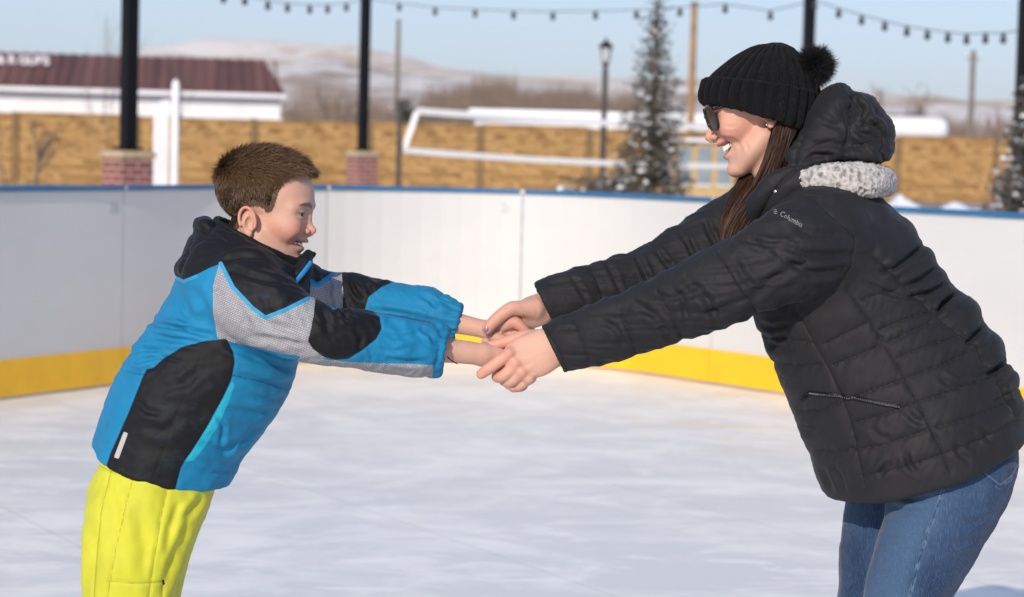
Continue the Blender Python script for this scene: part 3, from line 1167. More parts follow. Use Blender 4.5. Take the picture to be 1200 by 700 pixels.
def bare_tree(px, py, d, h, label, seed, spread=.5, lev=4, trunk=.06, name='bare_tree', group='bare trees and saplings', mat=None):
    g = random.Random(seed)
    p = ray(px, py, d)
    r = empty(name, (p[0], d, 0))
    tag(r, label, 'tree', group)
    tr, br = MB(), MB()

    def grow(a, dirv, ln, rad, k):
        n = 3
        pts, rr = [a], [rad]
        dv = dirv.copy()
        for i in range(n):
            dv = (dv + Vector((g.gauss(0, .13), g.gauss(0, .13), g.gauss(.03, .08)))).normalized()
            pts.append(pts[-1] + dv * ln / n); rr.append(rad * (1 - .5 * (i + 1) / n))
        (tr if k == 0 else br).tube(pts, rr, 5 if k < 2 else 3, cap=False)
        if k < lev:
            for q in range(g.randint(4, 6) if k == 0 else g.randint(2, 4)):
                t = g.uniform(.3, 1.0)
                i = min(n - 1, int(t * n))
                b = pts[i].lerp(pts[i + 1], t * n - i)
                az = g.uniform(0, 2 * math.pi)
                nd = (dv + Vector((math.cos(az), math.sin(az), g.uniform(0, .4))) * spread * g.uniform(.7, 1.3)).normalized()
                grow(b, nd, ln * g.uniform(.5, .72), rad * .5, k + 1)
    grow(Vector((0, 0, 0)), Vector((0, 0, 1)), h * .5, trunk, 0)
    tr.build('trunk', mat or M_bark, r); br.build('crown', mat or M_twig, r)
    return r


bare_tree(42, 205, 54, 2.0, 'small dark leafless shrub against the block wall at far left', 3, .55, 4, .06)
bare_tree(8, 205, 56, 2.2, 'thin leafless sapling at the left edge before the block wall', 5, .5, 4, .03)
bare_tree(122, 205, 58, 4.0, 'tall thin leafless sapling left of the first black pole', 6, .35, 4, .022)
bare_tree(206, 205, 59, 3.9, 'tall thin leafless sapling above the white gate', 9, .35, 4, .022)
bare_tree(398, 205, 82, 4.0, 'bushy leafless tree just left of the second black pole', 12, .7, 5, .09)
bare_tree(500, 205, 84, 3.3, 'short leafless bush left of the net corner', 13, .75, 4, .05)
for k, (px, d, h) in enumerate(((1012, 150, 6.2), (1052, 145, 5.9), (1078, 165, 6.0), (985, 170, 5.5))):
    bare_tree(px, 160, d, h, ['spreading leafless tree rising just right of the pompom', 'twiggy leafless tree above the white tank',
              'leafless tree nearest the utility pole over the white tank', 'leafless tree peeping out directly behind the hood'][k], 31 + k, .55, 5, .10)
# dark evergreen bush left of the net
p = ray(475, 140, 86)
bush = empty('juniper_bush', (p[0], 86, 0)); tag(bush, 'small dark green juniper poking above the block wall by the net corner', 'bush')
q = rng.normal(size=(900, 3)) * np.array([.22, .22, .62]) + np.array([0, 0, 1.7])
q[:, 2] = np.clip(q[:, 2], .2, 2.75)
tri = q[:, None, :] + rng.normal(size=(900, 3, 3)) * .07
mesh_np('foliage', tri.reshape(-1, 3), np.arange(2700).reshape(-1, 3), M_needle_d, bush, smooth=False)
m = MB(); m.tube([(0, 0, 0), (0, 0, 1.9)], [.06, .02], 6); m.build('trunk', M_bark, bush)

# far scrub on the slope: one mass
def scrub(n, xr, dr, seed, h):
    g = np.random.default_rng(seed)
    px = g.uniform(*xr, n); d = g.uniform(*dr, n)
    dens = noise3(np.stack([px / 40, d / 30, np.zeros(n)], 1))
    keep = dens > -.05
    px, d = px[keep], d[keep]
    base = np.stack([(px - 600) / FPX * d, d, np.maximum(0, (d - 130) * .028) - .2], 1)
    k = 9
    B = np.repeat(base, k, 0) + g.normal(size=(len(base) * k, 3)) * np.array([.5, .5, .05])
    T = B + np.stack([g.normal(0, .8, len(B)), g.normal(0, .8, len(B)), g.uniform(.5, 1.0, len(B)) * h * np.repeat(np.clip(.75 + .6 * noise3(np.stack([px / 22, d / 60, np.full(len(px), 4.0)], 1)), .35, 1.2), k)], 1)
    s = np.stack([g.uniform(.03, .09, len(B)), np.zeros(len(B)), np.zeros(len(B))], 1)
    V = np.stack([B - s, B + s, T], 1).reshape(-1, 3)
    return V


V = np.concatenate([scrub(3600, (500, 735), (140, 250), 3, 5.4), scrub(330, (330, 470), (130, 220), 4, 4.2), scrub(900, (850, 1300), (150, 260), 5, 4.2)])
o = mesh_np('scrub', V, np.arange(len(V)).reshape(-1, 3), plain('scrub_twigs', (.19, .14, .11), .9, var=.3, scale=.3), smooth=False)
tag(o, 'grey-brown leafless scrub covering the slope below the hills', 'scrub', kind='stuff')


def spruce(px, py, d, h, rbase, label, seed, snow=.3, dens=1.0, lean=0.0, power=1.0):
    g = np.random.default_rng(seed)
    p = ray(px, py, d)
    r = empty('spruce_tree', (p[0], d, 0)); tag(r, label, 'tree', 'spruce trees outside the rink')
    B = MB(); B.tube([(0, 0, 0), (lean * .5, 0, h * .5), (lean, 0, h)], [.085, .05, .012], 8)
    V, mi, S = [], [], MB()
    z = .25
    while z < h - .1:
        t = z / h
        rad = rbase * (1 - t) ** power * g.uniform(.8, 1.15) + .06
        nb = int(g.integers(5, 8) * (1 if t < .55 else .75))
        a0 = g.uniform(0, 6.28)
        for k in range(nb):
            az = a0 + 6.283 * k / nb + g.normal(0, .25)
            L = rad * g.uniform(.55, 1.15)
            up = .15 + .9 * max(0, t - .45) + g.normal(0, .1)
            dirv = np.array([math.cos(az), math.sin(az), up]); dirv /= np.linalg.norm(dirv)
            a = np.array([lean * t, 0, z])
            tipd = np.array([0, 0, -.12 * L])
            B.tube([tuple(a), tuple(a + dirv * L * .6 + tipd * .4), tuple(a + dirv * L + tipd)], [.014, .008, .003], 4, cap=False)
            n = int(L * 150 * dens)
            u = g.uniform(.18, 1.0, n)
            c = a + dirv * L * u[:, None] + tipd * u[:, None] ** 2 + g.normal(size=(n, 3)) * (.02 + .05 * (1 - np.abs(u - .5)))[:, None]
            w = g.normal(size=(n, 3, 3)) * np.array([.030, .030, .016])
            V.append((c[:, None, :] + w).reshape(-1, 3)); mi.append(np.where((g.uniform(size=n) < snow * .38) & (w[:, :, 2].mean(1) > -.004) & (u > .25), 2, np.where(g.uniform(size=n) < .38, 1, 0)))
            if g.uniform() < snow * .5 * (1.25 - t):
                for _ in range(int(g.integers(2, 6))):
                    uu = g.uniform(.25, .95)
                    cc = a + dirv * L * uu + tipd * uu * uu + np.array([0, 0, .03])
                    sz = g.uniform(.022, .048)
                    prof = [(.02 * sz, .7 * sz), (.7 * sz, .5 * sz), (1.25 * sz, 0), (.9 * sz, -.35 * sz), (.02, -.4 * sz)]
                    S.lathe(tuple(cc), prof[::-1], 7)
        z += g.uniform(.06, .12)
    B.build('trunk', M_bark, r)
    V = np.concatenate(V)
    mesh_np('crown', V, np.arange(len(V)).reshape(-1, 3), [M_needle_d, M_needle_b, M_snow], r, smooth=False, fmat=np.concatenate(mi))
    S.build('snow_clumps', M_snow, r, smooth=True)


spruce(762, 235, 31, 3.35, .95, 'sparse tall spruce with snow on its branches behind the boards', 4, .30, .9, .02, 1.35)
spruce(1206, 250, 25, 2.2, .62, 'snow-laden dark spruce at the right edge of the photo', 8, .6, 1.2, 0, .8)
# low snowy bush left of the spruce
p = ray(700, 224, 33)
lb = empty('low_bush', (p[0], 33, 0)); tag(lb, 'low snow-dusted bush at the left foot of the sparse spruce', 'bush')
q = rng.normal(size=(1400, 3)) * np.array([.22, .2, .2]) + np.array([0, 0, .62]); q[:, 2] = np.clip(q[:, 2], .05, .9)
mesh_np('foliage', (q[:, None, :] + rng.normal(size=(1400, 3, 3)) * .03).reshape(-1, 3), np.arange(4200).reshape(-1, 3), M_needle_b, lb, smooth=False)
m = MB()
for k in range(9):
    c = rng.normal(size=3) * np.array([.2, .12, .06]) + np.array([0, -.1, .80])
    m.lathe(tuple(c), [(.004, -.03), (.05, -.02), (.065, 0), (.03, .04), (.003, .045)], 7)
m.build('snow_clumps', M_snow, lb, smooth=True)

# snow heaps beyond the boards at right
def heap(px0, px1, d, h, label, seed):
    a, b = ray(px0, 230, d), ray(px1, 230, d)
    n = 28
    X, Y = np.meshgrid(np.linspace(-1, 1, n), np.linspace(-1, 1, n), indexing='ij')
    rr = np.clip(1 - X ** 2 - Y ** 2, 0, 1)
    hw = (b[0] - a[0]) / 2
    Z = h * rr ** .6 * (1 + .30 * fbm(np.stack([X.ravel() * 1.6, Y.ravel() * 1.6, np.full(X.size, seed * 3.7)], 1), 2).reshape(X.shape))
    V = np.stack([X.ravel() * hw, Y.ravel() * 1.6, Z.ravel() - .04], 1)
    i = (np.arange(n - 1)[:, None] * n + np.arange(n - 1)[None]).ravel()
    o = mesh_np('snow_heap', V, np.stack([i, i + n, i + n + 1, i + 1], 1), M_snow)
    o.location = ((a[0] + b[0]) / 2, d, 0)
    tag(o, label, 'snow heap')


heap(1080, 1190, 44, .50, 'white snow heap beyond the boards between hood and right spruce', 2)
heap(1030, 1085, 46, .50, 'smaller snow heap beyond the boards close to the woman\'s fur collar', 5)
# ================================================================== people: shared pieces
class Head:
    """canonical head: faces +x, z up from the chin, metres; fig = o + s * M @ can"""
    def __init__(s, px, py, w, scale, pitch, yaw, mirror=False):
        s.o = P(px, py, w); s.s = scale
        cp, sp = math.cos(R(pitch)), math.sin(R(pitch))
        Ry = np.array([[cp, 0, sp], [0, 1, 0], [-sp, 0, cp]])
        cy, sy = math.cos(R(yaw)), math.sin(R(yaw))
        Rz = np.array([[cy, -sy, 0], [sy, cy, 0], [0, 0, 1]])
        s.M = Rz @ Ry
        if mirror:
            s.M = np.diag([-1, 1, 1]) @ s.M

    def p(s, c):
        return s.o + s.s * (s.M @ np.asarray(c, float))

    def pts(s, C):
        return s.o + s.s * (np.asarray(C, float) @ s.M.T)

    def inv(s, V):
        return ((V - s.o) @ s.M) / s.s

    def ball(s, F, c, r, k=.01, sub=False, ry=0.0, rx=0.0):
        rot = s.M
        if ry or rx:
            a, b = R(ry), R(rx)
            Q = np.array([[math.cos(a), 0, math.sin(a)], [0, 1, 0], [-math.sin(a), 0, math.cos(a)]])
            Q = Q @ np.array([[1, 0, 0], [0, math.cos(b), -math.sin(b)], [0, math.sin(b), math.cos(b)]])
            rot = s.M @ Q
        F.ball(s.p(c), np.array(r if np.ndim(r) else [r] * 3) * s.s, k * s.s, sub, rot)

    def limb(s, F, st, k=.006, sub=False, n=3):
        L = []
        for q in st:
            L.append([*s.p(q[:3]), q[3] * s.s, (q[4] if len(q) > 4 else q[3]) * s.s])
        F.limb(catmull(L, n), k * s.s, sub, ya=tuple(s.M[:, 1]))


def sculpt_head(F, H, o):
    B = lambda *a, **k: H.ball(F, *a, **k)
    top = o.get('top', .205)
    B((-.012, 0, top - .072), (.094, .073, .072), k=0)
    B((.030, 0, .140), (.058, .061, .052), k=.03)                    # forehead
    B((.038, 0, .093), (.046, .055, .050), k=.03)                    # mid face
    B((.027, 0, .045), (.042, .040, .036), k=.022)
    jx, jz = o.get('chin', (.074, .013))
    for sgn in (-1, 1):
        H.limb(F, [(.002, sgn * .052, .050, .016), (.030, sgn * .043, .026, .016), (jx - .012, sgn * .016, jz + .001, .015)], k=.026)   # jaw
        B((.052, sgn * .043, .086), (.028, .018, .022), k=.018)      # cheek bone
        ck = o.get('cheek', (.064, .034, .071, .019))
        B((ck[0], sgn * ck[1], ck[2]), ck[3], k=.016)                # smiling cheek
        H.limb(F, [(.081, sgn * .010, .126, .008), (.079, sgn * .028, .129, .009), (.064, sgn * .048, .122, .009)], k=.014)
    B((jx, 0, jz), (.015, .017, .013), k=.016)                       # chin
    nt = o.get('nose', (.109, .074))
    nr = o.get('nose_r', .0088)
    H.limb(F, [(.082, 0, .117, .0070), (.0860, 0, nt[1] + .026, .0062), (nt[0] - .0165, 0, nt[1] + .0125, .0062), (nt[0] - nr, 0, nt[1], nr)], k=.009)
    for sgn in (-1, 1):
        B((nt[0] - .017, sgn * .0115, nt[1] - .003), tuple(q * o.get('ala', 1.0) for q in (.0095, .0068, .0075)), k=.006)
        B((.091, sgn * .031, .111), (.013, .017, .010), k=.012, sub=True)          # socket
    B((nt[0] - .016, 0, nt[1] - .008), (.010, .0055, .006), k=.005)               # columella
    for sgn in (-1, 1):
        B((nt[0] - .012, sgn * .0062, nt[1] - .0115), (.0042, .0022, .0034), k=.002, sub=True)
        ex, ez = .0715, .1105
        B((ex, sgn * .031, ez), .0137, k=.005)
        sl = o.get('slit', .0042)
        B((ex + .013, sgn * .0315, ez - .0005), (.011, .0135, sl), k=.0012, sub=True)
    # mouth
    cxm, cym, czm = o['corner']
    ux, uz = o['upper']; lx, lz = o['lower']
    B((ux - .031, 0, uz + .0065), (.0285, .029, .0110), k=.010)                   # muzzle behind the lips
    B((lx - .031, 0, lz - .0050), (.0285, .027, .0120), k=.010)
    oz = (uz + lz) / 2
    gap = max(.002, (uz - lz) / 2 - .0030)
    up = [(cxm, -cym, czm, .0026), (cxm * .35 + ux * .65, -cym * .58, czm * .22 + (uz) * .78, .0042), (ux, -.006, uz + .0012, .0052), (ux - .0005, 0, uz, .0050)]
    up += [(q[0], -q[1], q[2], q[3]) for q in up[-2::-1]]
    lr = o.get('lipr', 1.0)
    up = [(q[0], q[1], q[2], q[3] * lr) for q in up]
    lo = [(cxm, -cym, czm, .0026), (cxm * .35 + lx * .65, -cym * .56, czm * .20 + lz * .80, .0048), (lx, -.006, lz, .0062), (lx, 0, lz, .0062)]
    lo += [(q[0], -q[1], q[2], q[3]) for q in lo[-2::-1]]
    H.limb(F, up, k=.006); H.limb(F, lo, k=.006)
    # cavity: lens-shaped opening between the lips, its ends drawn up to the corners
    cav = []
    for t in np.linspace(-1, 1, 9):
        y = t * cym * .93
        a = abs(t)
        g2 = gap * (1 - a ** o.get('mexp', 2.2)) + .0008
        zc = oz + (czm - oz) * a ** 1.7
        xc = (ux + lx) / 2 + .004 + (cxm - (ux + lx) / 2 - .001) * a ** 1.9
        cav.append((xc + .004, y, zc, .021 * (1 - .25 * a), g2))
    for a, b in zip(cav[:-1], cav[1:]):
        for u in (0, .5):
            q = [a[i] * (1 - u) + b[i] * u for i in range(5)]
            B((q[0], q[1], q[2]), (q[3], .0045, q[4]), k=.0015, sub=True)
    # ears
    eax, eaz = o['ear']
    er = o.get('ear_r', (.0165, .0285))
    for sgn in (-1, 1):
        yy = sgn * o.get('ear_y', .0745)
        fl = sgn * o.get('flare', 18)
        B((eax, yy, eaz), (er[0], .0050, er[1]), k=.005, ry=12, rx=0)
        hx = []
        for q in np.linspace(-.55, 3.6, 12):
            hx.append((eax + er[0] * .98 * math.cos(q + .25), yy + sgn * (.0035 + .0055 * (math.sin(q * .5 + .3) > 0)), eaz + .004 + er[1] * .93 * math.sin(q), .0034))
        H.limb(F, hx, k=.003, n=2)
        B((eax + .004, yy + sgn * .006, eaz - er[1] * .82), (.0085, .0048, .009), k=.005)          # lobe
        B((eax + er[0] * .22, yy + sgn * .0078, eaz - .002), (er[0] * .56, .0092, er[1] * .50), k=.003, sub=True)   # concha
        H.limb(F, [(eax - er[0] * .35, yy + sgn * .004, eaz - er[1] * .35, .003), (eax - er[0] * .42, yy + sgn * .006, eaz + er[1] * .1, .003),
                   (eax - er[0] * .05, yy + sgn * .005, eaz + er[1] * .55, .003)], k=.004)
        B((eax + er[0] * .82, yy + sgn * .003, eaz - er[1] * .12), (.004, .004, .007), k=.004)     # tragus


def skin_masks(H, V, o):
    c = H.inv(V)
    x, y, z = c.T
    inh = (z > -.03) & (z < .24) & (x > -.02) & (np.abs(y) < .08) & (x < .13)
    ux, uz = o['upper']; lx, lz = o['lower']; cxm, cym, czm = o['corner']
    yn = np.clip(np.abs(y) / cym, 0, 1)
    zu = uz + (czm - uz) * yn ** 1.6; zl = lz + (czm - lz) * yn ** 1.6
    xl = ux + (cxm - ux) * yn ** 1.9
    dl = np.minimum(np.abs(z - zu) / .0048, np.abs(z - zl) / .0062)
    lip = sstep(1.15, .75, dl) * (np.abs(y) < cym * 1.0) * (x > xl - .013) * inh
    red = np.zeros(len(V))
    ck = o.get('cheek', (.064, .034, .071, .019))
    for sg in (-1, 1):
        red = np.maximum(red, .75 * np.exp(-(((y - sg * (ck[1] + .004)) / .022) ** 2 + ((z - ck[2]) / .020) ** 2)) * (x > .02))
    nt = o.get('nose', (.109, .074))
    red = np.maximum(red, .65 * np.exp(-((x - nt[0]) ** 2 + y ** 2 + (z - nt[1]) ** 2) / .015 ** 2))
    eax, eaz = o['ear']
    re = np.sqrt(((x - eax) / .02) ** 2 + ((z - eaz) / .033) ** 2)
    red = np.maximum(red, sstep(.35, .95, re) * (re < 1.45) * (np.abs(y) > .0745) * sstep(eaz - .03, eaz + .004, z) * o.get('ear_red', .9))
    red *= (z > -.05) & (z < .24)
    bz = .1275 + .004 * np.sin(np.clip((np.abs(y) - .010) / .036, 0, 1) * 3.0)
    bw = .0048 - .0020 * np.clip((np.abs(y) - .03) / .02, 0, 1)
    brow = sstep(1.25, .5, np.abs(z - bz) / bw) * sstep(.004, .010, np.abs(y)) * sstep(.053, .043, np.abs(y)) * (x > .045) * inh
    lash = np.exp(-(((np.abs(y) - .0330) / .0155) ** 4)) * np.exp(-((z - .1132 + .12 * np.maximum(np.abs(y) - .038, 0)) / .0019) ** 2) * (x > .06) * inh
    mouth = (np.abs(y) < cym * .97) * (x < xl - .0065) * (x > .02) * (z < zu + .003) * (z > zl - .003) * inh * 1.0
    return lip, red, brow, lash, mouth


def skin_mat(name, base, redc, lipc, browc):
    t = NT(name, .47, .35)
    c = t.coord()
    n1 = t.noise(c, 38, 4, .6); n2 = t.noise(c, 420, 3, .6); n3 = t.noise(c, 150, 2, .5)
    col = t.mix(t.ramp(n1, .3, .7), tuple(q * .94 for q in base) + (1,), tuple(min(1, q * 1.05) for q in base) + (1,))
    col = t.mix(t.math('MULTIPLY', t.ramp(n1, .45, .72), .30), col, redc + (1,))
    col = t.mix(t.attr('red'), col, redc + (1,))
    col = t.mix(t.math('MULTIPLY', t.ramp(n3, .70, .75), .38), col, tuple(q * .55 for q in base) + (1,))
    col = t.mix(t.math('MULTIPLY', t.attr('lip'), .85), col, lipc + (1,))
    col = t.mix(t.attr('mouth'), col, (.10, .022, .018, 1))
    br = t.noise(t.mapping(c, (1, 1, 2.2)), 520, 2, .5)
    col = t.mix(t.math('MULTIPLY', t.attr('brow'), t.ramp(br, .30, .58, .45, 1.0)), col, browc + (1,))
    col = t.mix(t.math('MULTIPLY', t.attr('lash'), .9), col, (.02, .013, .01, 1))
    b = t.bsdf
    b.inputs['Subsurface Weight'].default_value = .22
    b.inputs['Subsurface Radius'].default_value = (1.0, .35, .18)
    b.inputs['Subsurface Scale'].default_value = .006
    vo = t.n('ShaderNodeTexVoronoi', {'Vector': t.mapping(c, (1, 1, 1.6)), 'Scale': 330.0}, feature='DISTANCE_TO_EDGE').outputs['Distance']
    return t.out(col, t.bump(t.math('ADD', t.math('ADD', n2, t.math('MULTIPLY', n3, .7)), t.ramp(vo, 0, .12, -.5, 0)), .30, .0014))


def hair_mat(name, a, b2, rough=.42, tip=None):
    t = NT(name, rough, .45)
    col = t.mix(t.attr('rnd'), a + (1,), b2 + (1,))
    if tip:
        col = t.mix(t.math('MULTIPLY', t.attr('along'), .55), col, tip + (1,))
    return t.out(col)


def fold(S, poly, width, amp, side=-1, lobes=1.0):
    """a crease (valley along poly) with soft rolls on both sides; near side only when side = -1; px units, amp in metres"""
    Q = to_px(S.V)
    d, t = seg_dist(Q, poly)
    N = S.normals()
    g = sstep(.15, -.25, N[:, 1]) if side < 0 else 1.0
    e = np.sin(np.clip(t, 0, 1) * math.pi) ** .6
    u = d / width
    prof = -np.exp(-(u * 1.6) ** 2) + lobes * .75 * np.exp(-((u - 1.15) / .65) ** 2)
    return amp * prof * e * g


def cloth_mat(name, cols, rough=.6, weave=900, weave_str=.12, sheen=0.15, spec=.3, seam=None, mesh_attr=None, dirt=None):
    """cols: [(attr or None, colour)], attr holds signed distance in px (negative inside); later entries lie on top"""
    t = NT(name, rough, spec)
    c = t.coord()
    col = None
    big = t.noise(c, 9, 4, .6)
    for a, rgb in cols:
        if rgb == 'knit':
            uvn = t.mapping(c, (1, 1, 1), (0, R(28), 0))
            w = t.n('ShaderNodeTexBrick', {'Vector': t.n('ShaderNodeCombineXYZ', {'X': t.n('ShaderNodeSeparateXYZ', {'Vector': uvn}).outputs[0],
                                            'Y': t.n('ShaderNodeSeparateXYZ', {'Vector': uvn}).outputs[2], 'Z': 0.0}).outputs[0],
                                            'Scale': 1.0, 'Brick Width': .0062, 'Row Height': .0035, 'Mortar Size': .0007, 'Mortar Smooth': .6,
                                            'Color1': (.345, .33, .325, 1), 'Color2': (.41, .39, .385, 1), 'Mortar': (.155, .17, .22, 1)})
            cc = w.outputs[0]
        else:
            cc = t.mix(t.ramp(big, .3, .7), tuple(q * .92 for q in rgb) + (1,), tuple(min(1, q * 1.07) for q in rgb) + (1,))
        if a is None:
            col = cc
        else:
            col = t.mix(t.ramp(t.attr(a), .35, -.35), col, cc)
    if dirt:
        dn = t.noise(t.mapping(c, (1, 1, 1.6)), 22, 5, .7)
        col = t.mix(t.math('MULTIPLY', t.ramp(dn, .56, .74), dirt[1]), col, dirt[0] + (1,))
    if seam:
        col = t.mix(t.math('MULTIPLY', t.ramp(t.attr(seam[0]), 1.15, .35), seam[2]), col, seam[1] + (1,))
    wv = t.noise(c, weave, 2, .5)
    med = t.noise(c, 60, 3, .55)
    t.bsdf.inputs['Sheen Weight'].default_value = sheen
    return t.out(col, t.bump(t.math('ADD', t.math('MULTIPLY', wv, .5), t.math('MULTIPLY', med, .8)), weave_str * 1.7, .0025))


def surf_obj(name, S, mats, parent, base, attrs=None, sub=False, **k):
    o = mesh_np(name, to_world(S.V) - np.asarray(base), S.F, mats, parent, attrs=attrs, **k)
    return o


from mathutils.bvhtree import BVHTree


class Caster:
    def __init__(s, S):
        s.b = BVHTree.FromPolygons([Vector(v) for v in S.V], [tuple(map(int, f)) for f in S.F])

    def hit(s, px, py, lift=.001):
        """first point of the surface under the pixel, lifted towards the viewer side"""
        o = np.array([0, -DIST, 0.0]); d = P(px, py, 0) - o; d /= np.linalg.norm(d)
        loc, n, i, _ = s.b.ray_cast(Vector(o), Vector(d))
        if loc is None:
            return None
        n = np.array(n)
        if n @ d > 0: n = -n
        return np.array(loc) + n * lift, n


def ribbon_on(C, pts, wpx, thick=.0015, n=24, lift=.001):
    """strip lying on a surface along a pixel polyline"""
    q = catmull(pts, 8)
    d = np.concatenate([[0], np.cumsum(np.linalg.norm(np.diff(q, axis=0), axis=1))])
    s = np.linspace(0, d[-1], n)
    q = np.stack([np.interp(s, d, q[:, 0]), np.interp(s, d, q[:, 1])], 1)
    tn = np.gradient(q, axis=0); tn /= np.linalg.norm(tn, axis=1)[:, None] + 1e-9
    nr = np.stack([-tn[:, 1], tn[:, 0]], 1) * wpx / 2
    V, F = [], []
    last = None
    rows = 0
    for a, b in zip(q, nr):
        row = []
        for k in (-1, -.4, .4, 1):
            h = C.hit(a[0] + b[0] * k, a[1] + b[1] * k, lift + (thick if abs(k) < .5 else 0))
            if h is None: break
            row.append(h[0])
        if len(row) == 4:
            V += row; rows += 1
    for i in range(rows - 1):
        for j in range(3):
            F.append((i * 4 + j, i * 4 + j + 1, i * 4 + 5 + j, i * 4 + 4 + j))
    return np.array(V), np.array(F)


def tube_np(paths, n=8):
    """paths: list of (points (k,3), radii) -> V, F"""
    m = MB()
    for p, r in paths:
        m.tube([tuple(q) for q in p], list(r) if np.ndim(r) else r, n)
    return m


def fig_build(m, name, mats, parent, base, smooth=True):
    """build an MB whose points are figure-frame"""
    W = to_world(np.array([tuple(v) for v in m.V])) - np.asarray(base)
    m.V = [tuple(v) for v in W]
    return m.build(name, mats, parent, smooth=smooth)


def ellipsoid_np(c, M, r, n=12):
    m = MB()
    V, F = [], []
    for i in range(n + 1):
        th = math.pi * i / n
        for k in range(n * 2):
            ph = math.pi * k / n
            q = np.array([r[0] * math.sin(th) * math.cos(ph), r[1] * math.sin(th) * math.sin(ph), r[2] * math.cos(th)])
            V.append(c + M @ q)
    for i in range(n):
        for k in range(n * 2):
            a = i * n * 2 + k; b = i * n * 2 + (k + 1) % (n * 2)
            F.append((a, b, b + n * 2, a + n * 2))
    m.add(V, F)
    return m


def eye_mat():
    t = NT('eye', .12, .5)
    a = t.attr('iris')
    col = t.mix(t.ramp(a, .0068, .0060), (.30, .25, .23, 1), (.030, .016, .010, 1))
    col = t.mix(t.ramp(a, .0028, .0022), col, (.004, .004, .004, 1))
    return t.out(col)


M_eye = eye_mat()
M_teeth = plain('teeth', (.80, .76, .68), .25, var=.04, scale=60)
M_mouth = plain('mouth_inside', (.16, .035, .03), .5)


def eyes(H, parent, base, look=(1, 0, -.05)):
    for sg in (-1, 1):
        c = np.array([.0715, sg * .031, .1105])
        m = ellipsoid_np(H.p(c), H.M * H.s, (.0122, .0122, .0122), 14)
        V = np.array(m.V); lv = H.inv(V) - c
        lk = np.array(look, float); lk /= np.linalg.norm(lk)
        ang = np.linalg.norm(lv - np.outer(lv @ lk, lk), axis=1) + np.where(lv @ lk < 0, 1, 0)
        F4 = np.array(m.F)
        mesh_np('eye', to_world(V) - np.asarray(base), F4, M_eye, parent, attrs={'iris': ang})


def teeth_row(H, parent, base, o, upper=True, n=10, hgt=.0075):
    ux, uz = o['upper']; lx, lz = o['lower']; cxm, cym, czm = o['corner']
    ym = cym * .80
    m = MB()
    z0 = (uz - o.get('tdrop', .0025)) if upper else (lz + .0028)
    for k in range(n):
        t = (k + .5) / n * 2 - 1
        y = t * ym
        a = abs(t)
        x = (ux if upper else lx) - .0090 - .021 * a ** 2
        zz = z0 + (czm - z0) * a ** 2.2 * .85
        h = hgt * (1.0 if a < .25 else .90 if a < .45 else .95 if a < .6 else .82)
        wy = ym / n * .97 * (1.08 if a < .25 else .92)
        sl = -2 * .024 * t / ym * ym / ym
        r = Matrix.Rotation(math.atan2(-.048 * t, ym) * .8, 3, 'Z')
        mm = MB(); mm.box((x, y, zz + (-h / 2 if upper else h / 2)), (.0055, wy * 2, h), r.inverted() if False else Matrix.Rotation(math.atan(.048 * t / ym) , 3, 'Z'), bev=.0016)
        V = H.pts(np.array([tuple(v) for v in mm.V]))
        m.add(V, mm.F)
    return fig_build(m, 'teeth', M_teeth, parent, base)
# ================================================================== the boy
BBASE = np.array([*to_world(np.array([P(150, 900, 0)]))[0][:2], 0.0])
boy = empty('person', BBASE)
tag(boy, 'smiling child in blue, black and grey ski jacket and lime yellow snow pants leaning forward', 'person')
HB = Head(306.5, 312, 0.0, .93, 6, -10)
BO = dict(corner=(.0505, .0300, .0575), mexp=2.8, upper=(.0855, .0575), lower=(.0765, .0440), chin=(.070, .010), nose=(.1055, .0815), nose_r=.0062, ala=.8,
          ear=(-.0150, .0840), ear_r=(.0175, .0270), ear_y=.0735, top=.226, slit=.0030, lipr=.85, ear_red=.5, cheek=(.059, .035, .077, .020))

